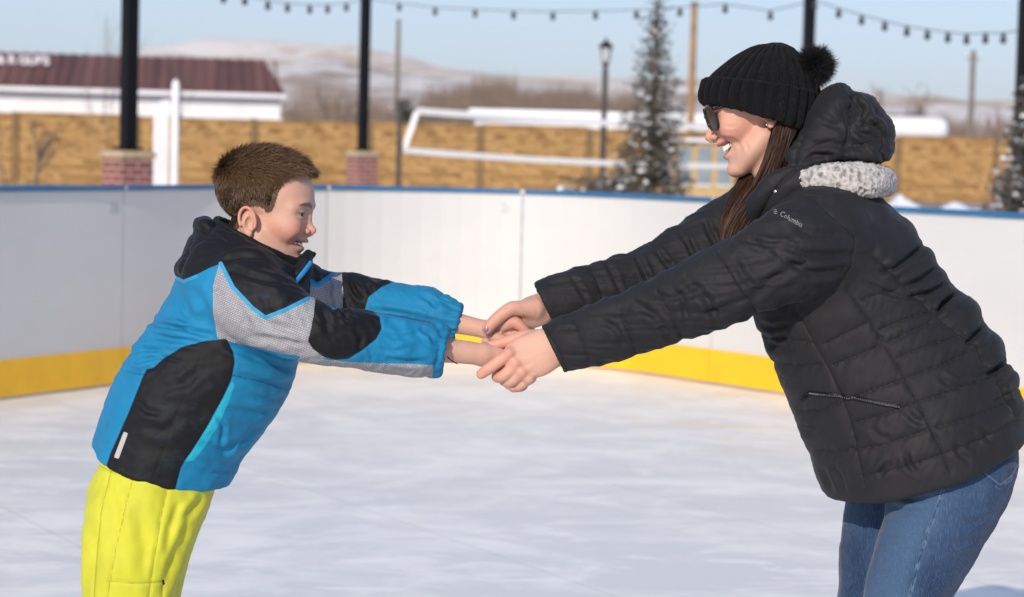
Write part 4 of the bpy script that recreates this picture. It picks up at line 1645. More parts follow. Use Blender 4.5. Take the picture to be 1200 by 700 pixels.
B_NECK = limb([(306, 268, 0, 34, 34), (296, 300, 0, 36, 38), (288, 335, 0, 42, 60)])
B_ARM_N = limb([(285, 345, -.10, 30, 30), (340, 378, -.17, 24, 24), (395, 394, -.165, 22, 22), (450, 402, -.12, 20, 20), (500, 408, -.085, 17.5, 17), (527, 411, -.07, 14.5, 14), (550, 413.5, -.062, 13.6, 12.5), (566, 416, -.056, 12.8, 10.5)])
B_ARM_F = limb([(300, 345, .10, 30, 30), (375, 350, .15, 24, 24), (440, 360, .135, 20, 20), (500, 374, .092, 16, 16), (534, 379, .074, 12.5, 13), (556, 383.5, .06, 11, 11), (572, 387, .05, 10.6, 9.5)])
B_HAND = [
    # near (his right) hand, lying inside her hand
    [(566, 416, -.056, 12.8, 10.5), (580, 420, -.052, 14, 9), (596, 427, -.048, 13.5, 8.5), (604, 431, -.047, 11, 8)],
    [(598, 424, -.044, 6.5), (613, 436, -.040, 5.8), (616, 448, -.046, 5.3), (607, 453, -.056, 4.8)],
    [(600, 428, -.052, 6.3), (613, 441, -.052, 5.6), (613, 453, -.062, 5.2), (601, 455.5, -.070, 4.7)],
    [(596, 432, -.062, 6), (608, 445, -.064, 5.4), (606, 454, -.070, 5.0), (595, 452, -.074, 4.5)],
    [(592, 433, -.068, 5.4), (601, 444, -.073, 4.9), (598, 450, -.074, 4.5), (591, 448, -.075, 4.0)],
    [(572, 411, -.048, 7.5), (584, 409, -.038, 6.6), (596, 412, -.030, 5.8)],
    # far (his left) hand
    [(572, 387, .050, 10.6, 9.5), (583, 387.5, .046, 12, 9), (594, 386, .042, 11.5, 9), (601, 386, .040, 9.5, 8)],
    [(590, 381.5, .030, 8.0), (603, 378.0, .022, 7.6), (615, 387, .018, 5.5), (622, 393, .022, 4.8)],
    [(598, 388, .052, 6.5), (612, 388, .062, 5.8), (621, 394, .062, 5.2), (618, 401, .052, 4.6)],
    [(596, 392, .058, 6), (609, 395, .070, 5.4), (617, 401, .066, 4.8), (611, 406, .055, 4.4)],
    [(592, 394, .060, 5.5), (602, 400, .070, 4.8), (609, 405, .064, 4.4)],
    [(576, 392, .034, 7.2), (586, 397.5, .022, 6.4), (597, 400, .012, 5.4), (605, 400, .008, 4.6)],
]


def build_boy_body():
    lo, hi = P(80, 1010, 0), P(640, 160, 0)
    F = Field(nonuni(lo[0], hi[0], .009, [(P(245, 0)[0], P(378, 0)[0], .0019), (P(516, 0)[0], P(632, 0)[0], .0014)]),
              nonuni(-.24, .24, .009, [(-.082, .082, .0020)]),
              nonuni(lo[2] - .02, hi[2], .009, [(P(0, 330)[2], P(0, 170)[2], .0019), (P(0, 458)[2], P(0, 366)[2], .0014)]))
    F.limb(limb([(190, 545, 0, 40, 58), (226, 470, 0, 56, 74), (262, 400, 0, 60, 78), (284, 348, 0, 52, 82), (292, 325, 0, 34, 60)]), 0)
    for w in (-.085, .085):
        F.limb(limb([(188, 550, w * .6, 38, 36), (162, 660, w, 34, 34), (152, 800, w, 29, 29), (146, 930, w, 24, 24), (150, 985, w, 22, 22), (185, 992, w, 14, 20)]), .03)
    F.limb(B_NECK, .02)
    F.limb(B_ARM_N, .02); F.limb(B_ARM_F, .02)
    sculpt_head(F, HB, BO)
    hands = [limb(h, 4) for h in B_HAND]
    groups = [(0, 6), (6, 12)]
    for a, b in groups:
        for i in range(a, b):
            F.limb(hands[i], .0032 if i not in (a, b - 1) else .008)
    S = F.mesh(2)
    lip, red, brow, lash, mouth = skin_masks(HB, S.V, BO)
    Q = to_px(S.V)
    S.V = S.V + S.normals() * (fold(S, [(358, 273), (349, 276), (341, 282), (337, 292)], 3.6, .0006) + fold(S, [(349, 257), (355, 259.5), (361, 260)], 2.2, .0004))[:, None]
    # reddened fingers
    red = np.maximum(red, .45 * sstep(585, 605, Q[:, 0]) * (Q[:, 1] > 360))
    return S, dict(lip=lip, red=red, brow=brow, lash=lash, mouth=mouth)


M_skin_b = skin_mat('child_skin', (.585, .345, .25), (.60, .19, .15), (.52, .22, .18), (.075, .042, .026))
BS, BA = build_boy_body()
surf_obj('body', BS, M_skin_b, boy, BBASE, BA)
eyes(HB, boy, BBASE, (1, -.18, -.12))
teeth_row(HB, boy, BBASE, BO, True, 8, .0068)

# ---- hair
HPOLY = np.array([(373, 196), (362, 194), (351, 196), (340, 203), (332, 213), (327, 227), (323, 240), (319, 247), (312, 248), (309, 243), (300, 240), (289, 243),
                  (284, 252), (281, 263), (275, 270), (262, 272), (236, 268), (236, 150), (390, 150)], float)


def boy_hair():
    V, N = BS.V, BS.normals()
    c = HB.inv(V)
    C2 = c.copy(); C2[:, 1] = -.06
    Q = to_px(HB.pts(C2))
    inside = -poly_sd(Q, HPOLY) * ((c[:, 2] > .03)) - 50 * (c[:, 2] <= .03)
    ears = (np.abs(c[:, 1]) > .0725) & (np.hypot((c[:, 0] + .0150) / .023, (c[:, 2] - .0840) / .033) < 1)
    inside[ears] = -20
    topness = sstep(.150, .195, c[:, 2])
    th = (.0018 + .0105 * topness * sstep(-.09, -.02, c[:, 0]) + .002 * sstep(-.02, -.08, c[:, 0])) * sstep(0, 7, inside)
    fm = (inside[BS.F] > -.6).all(1)
    fcap = (inside[BS.F] > 4.5 + 2.5 * noise3(c[BS.F].mean(1) * 160)[:, None]).all(1)
    F2 = BS.F[fcap]
    used = np.unique(F2); mp = np.full(len(V), -1); mp[used] = np.arange(len(used))
    lump = 1 + .35 * fbm(c[used] * 70, 2)
    cap = V[used] + N[used] * (th[used] * lump + .0006)[:, None]
    F2 = mp[F2]
    # strands
    tri = V[BS.F[fm]]
    area = np.linalg.norm(np.cross(tri[:, 2] - tri[:, 0], tri[:, 3] - tri[:, 1]), axis=1)
    g = np.random.default_rng(4)
    n = 60000
    pick = g.choice(len(tri), n, p=area / area.sum())
    u, v = g.uniform(size=(2, n, 1))
    q = tri[pick]
    roots = (q[:, 0] * (1 - u) + q[:, 1] * u) * (1 - v) + (q[:, 3] * (1 - u) + q[:, 2] * u) * v
    nn = N[BS.F[fm][pick]].mean(1)
    nn /= np.linalg.norm(nn, axis=1)[:, None]
    rc = HB.inv(roots)
    tp = sstep(.150, .192, rc[:, 2])
    front = sstep(.0, .07, rc[:, 0])
    back = sstep(-.05, -.09, rc[:, 0])
    # growth direction in head space: forward on top, down on the sides and at the back, a whorl at the crown
    whorl = np.array([-.075, 0.0, .185])
    fw = np.stack([np.ones(n), np.zeros(n), np.full(n, .05)], 1)
    dn = np.stack([.35 - .5 * back - .45 * front, np.zeros(n), -np.ones(n)], 1)
    away = rc - whorl; away /= np.linalg.norm(away, axis=1)[:, None] + 1e-6
    D = fw * tp[:, None] + dn * (1 - tp)[:, None]
    wn = np.exp(-(np.linalg.norm(rc - whorl, axis=1) / .035) ** 2)
    swirl = np.cross(away, np.array([-.6, 0, .8]))
    D = D * (1 - .7 * wn[:, None]) + (away + swirl * .8) * .7 * wn[:, None]
    D[:, 1] += .22 * noise3(rc * 55) + np.sign(rc[:, 1]) * .25 * tp
    D[:, 2] += .18 * noise3(rc * 60 + 9)
    D = D @ HB.M.T
    D = D - nn * (D * nn).sum(1)[:, None]
    D /= np.linalg.norm(D, axis=1)[:, None] + 1e-9
    clump = .5 + .5 * noise3(np.stack([rc[:, 0] * 60, rc[:, 1] * 170, rc[:, 2] * 170], 1) + 3)
    lift = .26 + .22 * tp * sstep(-.06, .03, rc[:, 0]) + .06 * tp + -.05 * wn + .25 * clump * tp
    D = D + nn * lift[:, None] + g.normal(size=(n, 3)) * .12
    ins = np.interp(poly_sd(to_px(HB.pts(np.stack([rc[:, 0], np.full(n, -.06), rc[:, 2]], 1))), HPOLY), [-18, 0], [1, .42])
    ins = np.where((rc[:, 2] > .185) & (rc[:, 0] > .03), np.maximum(ins, .8), ins)
    L = (.0098 + .0167 * tp + .011 * tp * front + .002 * back) * (.65 + .5 * g.uniform(size=n)) * ins
    base_th = (.002 + .008 * tp) * ins
    Vs, Fs, al, rn = strands(roots + nn * (base_th * g.uniform(.1, 1.0, n))[:, None], D, nn, L, .00062 + .0003 * tp, 3, droop=.05, curl=.05, seed=8)
    k = 8
    clr = np.repeat(clump, k)
    rn = np.clip(.55 * rn + .45 * clr, 0, 1)
    V_all = np.concatenate([cap, Vs]); nF = len(used)
    return V_all, [F2, Fs + nF], np.concatenate([np.ones(len(F2)), np.zeros(len(Fs))]), np.concatenate([np.clip(.35 + .4 * noise3(c[used] * np.array([60, 170, 170])), 0, 1), rn]), np.concatenate([np.full(nF, .0), al])


hv, hf, hm, hr, ha = boy_hair()
M_scalp_b = plain('hair_underlayer', (.022, .014, .009), .95, var=.3, scale=60)
M_scalp_b.node_tree.nodes['Principled BSDF'].inputs['Specular IOR Level'].default_value = .05
M_hair_b = hair_mat('short_brown_hair', (.034, .019, .011), (.155, .088, .047), .45, tip=(.22, .125, .064))
mesh_np('hair', to_world(hv) - BBASE, hf, [M_hair_b, M_scalp_b], boy, attrs={'rnd': hr, 'along': ha}, fmat=hm)

# ---- jacket
B_TORSO = limb([(176, 585, 0, 80, 92), (192, 541, 0, 84, 96), (205, 501, 0, 86, 98), (232, 459, 0, 91, 99), (259, 419, 0, 89, 98), (274, 384, 0, 84, 97), (283, 350, 0, 78, 96), (291, 320, 0, 68, 84), (298, 303, 0, 52, 62)])
B_SL_N = limb([(272, 342, -.115, 48, 44), (308, 360, -.165, 47, 42), (350, 383, -.18, 39, 40), (393, 395, -.165, 34, 38), (425, 398, -.14, 35.5, 36), (465, 404, -.115, 35.5, 36), (498, 408, -.09, 33.5, 34), (511, 410, -.080, 30, 31), (519, 411, -.075, 24.5, 26), (534, 413, -.068, 24, 25)])
B_SL_F = limb([(335, 338, .10, 44, 42), (372, 349, .145, 34, 36), (405, 352, .15, 33, 36), (440, 361, .135, 34, 35), (480, 368, .115, 34, 34), (510, 373, .095, 31, 31), (525, 376, .086, 23, 25), (547, 379, .078, 21, 22)])


def build_boy_jacket():
    F = Field.box(P(100, 600, 0) - [0, .30, 0], P(560, 240, 0) + [0, .27, 0], .0031)
    F.limb(B_TORSO, 0)
    ca, cb = P(254, 262, 0), P(347, 308, 0)
    tt = cb - ca; F.plane((ca + cb) / 2, (-tt[2], -.012, tt[0]), .004)
    F.limb(limb([(246, 318, -.10, 34, 30), (300, 325, -.125, 34, 30)]), .03)
    F.plane(P(192, 543, 0), (-.28, .21, -.96), .006, P(60, 640, 0) - [0, .4, 0], P(300, 470, 0) + [0, .4, 0])
    F.limb(B_SL_N, .022); F.limb(B_SL_F, .022)
    # sleeve ends
    for L, (a, b), w in ((B_SL_N, ((527, 386), (517, 437)), -.075), (B_SL_F, ((541, 363), (533, 398)), .082)):
        A, Bq = P(*a, w), P(*b, w)
        t = Bq - A; n = np.array([-t[2], 0, t[0]]); n *= np.sign(n[0])
        mid = (A + Bq) / 2
        F.plane(mid, n, .004, mid - .05, mid + .06)
    F.limb(limb([(500, 409, -.088, 19, 20), (560, 416, -.062, 19, 20)]), .004, True)
    F.limb(limb([(515, 375, .092, 15, 16), (570, 385, .068, 15, 16)]), .004, True)
    # inside of the hem
    F.limb(limb([(165, 610, 0, 76, 88), (200, 520, 0, 74, 86)]), .006, True)
    S = F.mesh(2)
    V, Q = S.V, to_px(S.V)
    dn, df, dt = limb_at(V, B_SL_N), limb_at(V, B_SL_F), limb_at(V, B_TORSO)
    far = (df < dn) & (df < dt + .004) & (V[:, 1] > .03)
    near = (dn < df) & (dn < dt + .004) & (V[:, 1] < 0)
    tors = ~(far | near)
    disp = np.zeros(len(V))
    sn, an = limb_param(V, B_SL_N); sf, af = limb_param(V, B_SL_F)
    # soft large crumple, stretched along each limb
    disp += .0038 * fbm(V * np.array([14, 14, 20]), 3)
    for m, s_, a_, sd in ((near, sn, an, 0), (far, sf, af, 5)):
        x = np.stack([s_ * 34 + 1.1 * np.sin(a_ * 2 + sd), np.cos(a_) * 1.1, np.sin(a_) * 1.1 + sd], 1)
        rid = 1 - np.abs(fbm(x, 2))
        disp += np.where(m, .0038 * (rid - .75) * sstep(.02, .12, s_), 0)
        end = s_.max()
        gath = np.where(m, sstep(end - .075, end - .045, s_), 0)
        disp += gath * (.0020 * np.sin(a_ * 17 + 2.5 * noise3(np.stack([a_ * 2, s_ * 30, a_ * 0], 1))))
        disp += np.where(m, -.0035 * np.exp(-((s_ - (end - .055)) / .006) ** 2) + .0035 * np.exp(-((s_ - (end - .082)) / .016) ** 2), 0)
    N = S.normals()
    S.V = V = V + N * disp[:, None]
    for poly, w, a in (
        ([(170, 372), (188, 383), (215, 388), (250, 393)], 6, .0055), ([(150, 415), (168, 409), (190, 412)], 5, .005), ([(176, 392), (200, 398), (235, 401)], 6, .0045),
        ([(146, 432), (165, 436), (178, 430)], 5, .004), ([(262, 403), (300, 420), (335, 432), (352, 430)], 7, .004),
        ([(385, 352), (393, 366), (404, 372), (418, 366)], 6, .0055), ([(398, 352), (404, 366), (410, 380)], 5, .0045), ([(372, 356), (382, 372), (385, 392)], 7, .003),
        ([(430, 364), (455, 366), (490, 372), (508, 380)], 6, .004), ([(452, 420), (475, 424), (503, 424)], 5, .003), ([(492, 385), (505, 392), (512, 405)], 5, .0035),
        ([(300, 372), (330, 385), (355, 388)], 8, .0032), ([(290, 395), (320, 398), (350, 405)], 7, .003), ([(270, 345), (285, 372), (300, 390)], 8, .0025),
        ([(268, 316), (300, 326), (330, 332)], 6, .003), ([(262, 306), (285, 300), (310, 303)], 6, .004),
        ([(280, 440), (320, 452), (345, 450)], 7, .0035), ([(265, 480), (300, 485), (325, 478)], 8, .003), ([(232, 520), (262, 530), (290, 512)], 7, .003), ([(225, 335), (240, 362), (246, 385)], 9, .003),
        ([(215, 345), (222, 372)], 7, .0025), ([(190, 455), (215, 450), (240, 430)], 9, .0025), ([(165, 500), (190, 505), (215, 490)], 9, .002),
        ([(409, 325), (415, 340), (424, 352)], 4, .004), ([(420, 326), (432, 336), (436, 350)], 5, .003), ([(490, 345), (505, 352), (515, 366)], 5, .0035), ([(380, 322), (386, 338), (384, 352)], 5, .003)):
        S.V = S.V + S.normals() * fold(S, poly, w, a * 1.4)[:, None]
    for poly, w, a in (([(158, 425), (186, 418), (214, 424)], 4, .0035), ([(185, 378), (205, 384), (228, 384)], 4, .0035), ([(250, 480), (262, 500), (258, 528)], 5, .003), ([(290, 462), (315, 470), (336, 466)], 5, .003),
                       ([(300, 500), (285, 520), (280, 545)], 6, .003), ([(228, 548), (248, 556), (270, 552)], 5, .003), ([(160, 470), (172, 482), (190, 486)], 6, .0025), ([(204, 350), (212, 372), (226, 384)], 5, .003),
                       ([(446, 392), (470, 396), (492, 392)], 5, .003), ([(440, 408), (462, 412), (480, 408)], 4, .0025), ([(414, 384), (424, 396), (420, 410)], 5, .003), ([(330, 395), (345, 402), (358, 404)], 4, .0025)):
        S.V = S.V + S.normals() * fold(S, poly, w, a)[:, None]
    S.relax(1, .35)
    V, Q = S.V, to_px(S.V)
    # ---- panels: signed pixel distance in the side plane
    top = poly_sd(Q, [(196, 327), (207, 325), (215, 328), (230, 322), (246, 314), (261, 308), (273, 335), (296, 360), (311, 371), (334, 362), (361, 348.5), (371, 342), (372, 280), (240, 230), (190, 270)])
    side = poly_sd(Q, [(192, 420), (215, 406), (240, 400), (265, 397.5), (273, 412), (275, 425), (271, 445), (256, 478), (240, 505), (225, 528), (212, 548), (205, 575), (196, 590), (120, 560), (129, 532), (150, 485), (168, 440), (172, 433), (180, 431)])
    elbow = poly_sd(Q, [(370.6, 346), (379, 353), (391, 363), (405, 356), (418, 360), (435, 363), (445, 372), (447, 385), (441, 397), (424, 411), (408, 420.6), (394, 422), (380, 419), (366.5, 409), (361, 400), (364, 389), (368, 367)])
    far_black = np.minimum(poly_sd(Q, [(399, 300), (460, 331), (448, 336), (432, 348), (427, 365), (402, 365), (402, 340)]), poly_sd(Q, [(330, 290), (372, 290), (395, 306), (391, 318), (372, 331), (355, 322), (340, 330)]))
    far_grey = poly_sd(Q, [(352, 330), (372, 334), (392, 320), (396, 306), (400, 316), (403, 340), (402, 372), (350, 372)])
    blk = np.where(far, far_black, np.where(near, np.minimum(elbow, top), np.minimum(top, side)))
    gr1 = poly_sd(Q, [(257, 309), (273, 337), (296, 362), (311, 373), (334, 364), (361, 350.5), (368, 347), (390, 363), (390, 420), (365, 420), (331, 414.5), (280, 403), (255, 397), (249.6, 366), (249.6, 335)])
    gr2 = poly_sd(Q, [(355, 416), (380, 421.5), (410, 424.5), (446, 426), (480, 426.5), (508, 428), (506, 450), (454, 448), (400, 440), (340, 430)])
    gry = np.where(far, far_grey, np.where(near, np.minimum(gr1, gr2), np.where(V[:, 1] < 0, gr1, 9)))
    tr, _ = seg_dist(Q, [(258.5, 309), (273, 337), (296, 361.5), (311, 372.5), (334, 363.5), (361, 350)])
    tr2, _ = seg_dist(Q, [(207, 326), (215, 330), (230, 324)])
    tf, _ = seg_dist(Q, [(352, 328), (362, 335), (374, 334), (386, 326), (393, 317)])
    trim = np.where(far, tf - 2.2, np.where(tors & (V[:, 1] > 0), 9, np.minimum(tr - 2.4, tr2 - 1.8)))
    zipc = poly_sd(Q, [(272, 447), (275, 452), (266, 476), (255, 500), (241, 522), (227, 540), (215, 542), (226, 528), (240, 505)])
    zipc = np.where(tors & (V[:, 1] < 0), zipc, 9)
    blk = np.where(tors & (zipc < 3), np.maximum(blk, -zipc), blk)
    tab = np.where(tors & (V[:, 1] < 0), poly_sd(Q, [(145, 506), (150, 508), (139, 538), (133.5, 536)]), 9)
    # seams
    sd = np.minimum.reduce([seg_dist(Q, [(240, 400), (228, 440), (205, 490), (180, 560)])[0], seg_dist(Q, [(272, 440), (300, 446), (340, 458)])[0],
                            np.abs(elbow) if True else 9, np.abs(side), seg_dist(Q, [(426, 364), (452, 367), (505, 378)])[0], seg_dist(Q, [(300, 372), (340, 366)])[0] + 9])
    seam = np.where(V[:, 1] < .06, sd, 9)
    S.V = S.V - S.normals() * (.0011 * np.exp(-(sd / 1.6) ** 2) * (V[:, 1] < 0.05))[:, None]
    return S, dict(blk=blk, gry=gry, trim=trim, zipc=zipc, tab=tab, seam=seam)


BJ, BJA = build_boy_jacket()
BLUE = (.008, .190, .37)
M_bj = cloth_mat('blue_black_grey_shell', [(None, BLUE), ('gry', 'knit'), ('blk', (.0052, .0052, .0064)), ('trim', (.035, .27, .47)), ('zipc', (.015, .36, .50)), ('tab', (.42, .40, .40))],
                   .62, 1500, .16, .03, .25, seam=('seam', (.004, .006, .01), .55), dirt=((.016, .05, .085), .30))
jkt = surf_obj('jacket', BJ, M_bj, boy, BBASE, BJA)
M_blackcloth = cloth_mat('black_shell', [(None, (.0052, .0052, .0064))], .62, 1500, .16, .03, .25)
M_bluetrim = cloth_mat('blue_trim', [(None, (.012, .22, .54))], .55, 1500, .1, .1, .3)

# collar and folded hood
F = Field.box(P(195, 345, 0) - [0, .17, 0], P(385, 240, 0) + [0, .17, 0], .0026)
F.limb(limb([(286, 330, 0, 60, 66), (300, 298, 0, 62, 60), (311, 272, 0, 61, 56), (322, 246, 0, 60, 56)]), 0)
ca, cb = P(254, 253, 0), P(347, 299, 0)
tt = cb - ca; F.plane((ca + cb) / 2, (-tt[2], -.012, tt[0]), .004)
F.limb(limb([(297, 304, 0, 55, 52), (311, 272, 0, 55.5, 50), (325, 240, 0, 56, 50)]), .003, True)
F.limb(limb([(346, 330, -.02, 15, 34), (355, 318, -.01, 11, 32), (359, 308, 0, 7, 28)]), .008)
F.limb(limb([(350, 306, -.01, 5, 22), (365, 300, 0, 3.5, 18)]), .006)
S = F.mesh(2)
S.V = S.V + S.normals() * (.0020 * fbm(S.V * 34, 3))[:, None]
for poly, w, a in (([(262, 276), (285, 286), (315, 300), (340, 306)], 5, .0035), ([(256, 266), (280, 280), (300, 296)], 5, .003), ([(300, 292), (325, 306), (340, 318)], 5, .003)):
    S.V = S.V + S.normals() * fold(S, poly, w, a)[:, None]
Cc = Caster(S)
col_ = surf_obj('collar', S, M_blackcloth, boy, BBASE)
zv, zf = ribbon_on(Cc, [(369, 296), (366, 304), (358, 316), (350, 326), (343, 334)], 5.0, .002, 16, .0015)
if len(zf):
    mesh_np('zip_edge', to_world(zv) - BBASE, zf, M_bluetrim, col_)
zv, zf = ribbon_on(Cc, [(336, 315), (338, 322), (341, 331)], 3.5, .0015, 8, .001)
if len(zf):
    mesh_np('trim', to_world(zv) - BBASE, zf, M_bluetrim, col_)

F = Field.box(P(190, 350, 0) - [0, .18, 0], P(320, 235, 0) + [0, .18, 0], .003)
F.limb(limb([(284, 296, -.105, 17, 17), (264, 293, -.085, 22, 20), (248, 295, -.05, 25, 24), (244, 296, 0, 27, 27), (248, 295, .05, 25, 24), (264, 293, .085, 22, 20), (284, 296, .105, 17, 17)]), 0)
F.limb(limb([(229, 316, -.07, 16, 20), (226, 316, 0, 17, 22), (229, 316, .07, 16, 20)]), .02)
F.limb(limb([(243, 266, -.04, 9, 12), (240, 264, 0, 10, 14), (243, 266, .04, 9, 12)]), .012)
S = F.mesh(2)
S.V = S.V + S.normals() * (.0036 * fbm(S.V * 26, 3))[:, None]
for poly, w, a in (([(232, 268), (246, 276), (262, 290), (270, 302)], 6, .006), ([(215, 300), (235, 303), (262, 300)], 7, .005), ([(224, 284), (240, 288), (256, 298)], 6, .004)):
    S.V = S.V + S.normals() * fold(S, poly, w, a)[:, None]
hood = surf_obj('hood', S, M_blackcloth, boy, BBASE)
m = MB(); m.tube([tuple(P(524, 418, -.098)), tuple(P(528, 422, -.10)), tuple(P(534, 425.5, -.098)), tuple(P(536.5, 427, -.097))], [.0011, .0013, .0012, .0006], 6)
fig_build(m, 'drawcord', M_black, boy, BBASE)

# ---- snow pants
def build_boy_pants():
    F = Field.box(P(70, 1000, 0) - [0, .22, 0], P(275, 500, 0) + [0, .22, 0], .0034)
    N_ = limb([(196, 510, -.035, 60, 44), (184, 550, -.055, 68, 50), (168, 600, -.080, 67, 54), (156, 650, -.09, 59.5, 52), (150, 700, -.09, 54, 50), (146, 800, -.09, 50, 48), (142, 960, -.09, 46, 48), (142, 1000, -.09, 46, 48)])
    F_ = limb([(198, 510, .035, 60, 44), (190, 550, .055, 66, 50), (179, 600, .08, 60, 52), (169, 650, .09, 51, 50), (162, 700, .09, 49, 48), (156, 800, .09, 48, 47), (152, 960, .09, 46, 48), (152, 1000, .09, 46, 48)])
    F.limb(N_, 0); F.limb(F_, .014)
    F.plane(P(150, 985, 0), (0, 0, -1), .004)
    S = F.mesh(2)
    V = S.V
    S.V = V + S.normals() * (.0050 * fbm(V * np.array([15, 15, 8]), 3))[:, None]
    for poly, w, a in (([(232, 590), (215, 625), (200, 665), (190, 700)], 9, .005), ([(120, 560), (135, 600), (130, 640)], 12, .003), ([(100, 600), (112, 640), (108, 690)], 10, .003),
                       ([(210, 590), (200, 620), (196, 650)], 8, .0045), ([(160, 590), (170, 640), (165, 690)], 12, .003), ([(240, 580), (222, 600), (212, 612)], 7, .004)):
        S.V = S.V + S.normals() * fold(S, poly, w, a)[:, None]
    Q = to_px(S.V)
    lines = [[(131, 545), (118, 600), (112, 660), (108, 720), (106, 800)], [(157, 553), (145, 600), (134, 650), (126, 700), (120, 800)], [(198, 566), (190, 600), (180, 660), (172, 720)],
             [(105, 540), (130, 552), (160, 556)], [(127, 682), (160, 684), (192, 682)], [(192, 682), (188, 720)]]
    sd = np.minimum.reduce([seg_dist(Q, l)[0] for l in lines])
    sd = np.where(V[:, 1] < .02, sd, 9)
    S.V = S.V - S.normals() * (.0022 * np.exp(-(sd / 2.0) ** 2))[:, None]
    return S, dict(seam=sd)


S, A = build_boy_pants()
M_lime = cloth_mat('lime_shell', [(None, (.53, .515, .030))], .6, 1200, .16, .12, .28, seam=('seam', (.30, .29, .015), .8), dirt=((.42, .42, .06), .22))
pants = surf_obj('snow_pants', S, M_lime, boy, BBASE, A)
m = MB(); m.tube([tuple(P(191, 680, -.18)), tuple(P(192, 685, -.178))], .0022, 6)
fig_build(m, 'pocket_rivet', M_black, pants, BBASE)
for w in (-.09, .09):
    m = MB()
    m.tube([tuple(P(146, 965, w)), tuple(P(150, 988, w)), tuple(P(168, 994, w)), tuple(P(196, 996, w))], [.042, .043, .040, .026], 14)
    bt = fig_build(m, 'boot', M_black, boy, BBASE)
# ================================================================== the woman
WBASE = np.array([*to_world(np.array([P(1050, 900, 0)]))[0][:2], 0.0])
woman = empty('person', WBASE)
tag(woman, 'laughing person in black puffer jacket, jeans, sunglasses and pompom hat leaning forward', 'person')
HW = Head(898.6, 189.2, 0.0, .92, 15, -1, True)
WO = dict(mexp=3.4, lipr=.72, tdrop=.0036, corner=(.0465, .0320, .0590), upper=(.0855, .0555), lower=(.0760, .0312), chin=(.0675, .0005), nose=(.1095, .0770), nose_r=.0064, ala=.82,
          ear=(-.020, .090), ear_r=(.0155, .027), ear_y=.0715, top=.200, slit=.003, cheek=(.056, .036, .0790, .0175), flare=8, ear_red=.35)
W_ARM_N = limb([(955, 285, -.12, 34, 32), (885, 318, -.185, 27, 27), (795, 357, -.15, 24, 24), (713, 388, -.105, 21, 20), (668, 402, -.078, 21, 17)])
W_ARM_F = limb([(905, 262, .12, 34, 32), (840, 292, .17, 27, 27), (768, 329, .14, 24, 24), (700, 345, .10, 20, 20), (655, 353, .065, 18, 15)])
W_HAND = [
    # near (her left) hand: back of the hand to the camera, index stretched, the others closed round the child's hand
    [(668, 402, -.078, 21, 17), (648, 407, -.080, 23.5, 14), (628, 416, -.083, 26.5, 12), (611, 419, -.083, 24, 11.5), (600, 419, -.080, 19, 10.5)],
    [(599, 414, -.086, 8.2), (592, 418, -.090, 7.6), (580, 427, -.092, 7.0), (571, 433.5, -.090, 6.9), (564, 438.5, -.086, 6.0)],
    [(606, 427, -.089, 8.2), (599, 433, -.092, 7.6), (589, 441, -.088, 6.8), (582, 442, -.070, 6.2), (584, 436, -.056, 5.5)],
    [(613, 436, -.086, 7.8), (606, 441, -.088, 7.2), (597, 448, -.080, 6.4), (590, 446, -.062, 5.8), (591, 439, -.050, 5.0)],
    [(622, 443, -.080, 6.8), (615, 448, -.080, 6.2), (607, 453.5, -.072, 5.5), (600, 451, -.058, 5.0), (600, 445, -.050, 4.4)],
    [(634, 398, -.070, 12), (615, 396, -.060, 9.2), (599, 399.5, -.054, 7.4), (586, 402.8, -.050, 6.3), (575, 404.5, -.048, 5.2)],
    # far (her right) hand: thumb over the child's hand
    [(655, 353, .065, 18, 15), (638, 360, .060, 18, 14), (624, 366, .055, 19, 13), (614, 369, .050, 16, 12)],
    [(626, 362, .040, 13), (611, 362, .026, 9.8), (600, 362, .018, 8.8), (589, 368.5, .013, 8.0), (578, 378, .010, 7.4), (571, 386, .009, 6.3)],
    [(612, 374, .066, 8), (594, 386, .086, 7.4), (579, 396, .066, 6.8), (570, 401, .040, 6.0)],
    [(614, 376, .070, 7.5), (601, 396, .084, 6.6), (594, 400, .055, 6.0), (597, 391.5, .034, 4.9)],
    [(618, 380, .066, 7), (610, 397, .074, 6.2), (603, 400, .050, 5.6), (605, 391, .031, 4.7)],
    [(622, 382, .062, 6), (616, 396, .066, 5.4), (612, 401, .048, 4.8), (613, 394, .036, 4.2)],
]


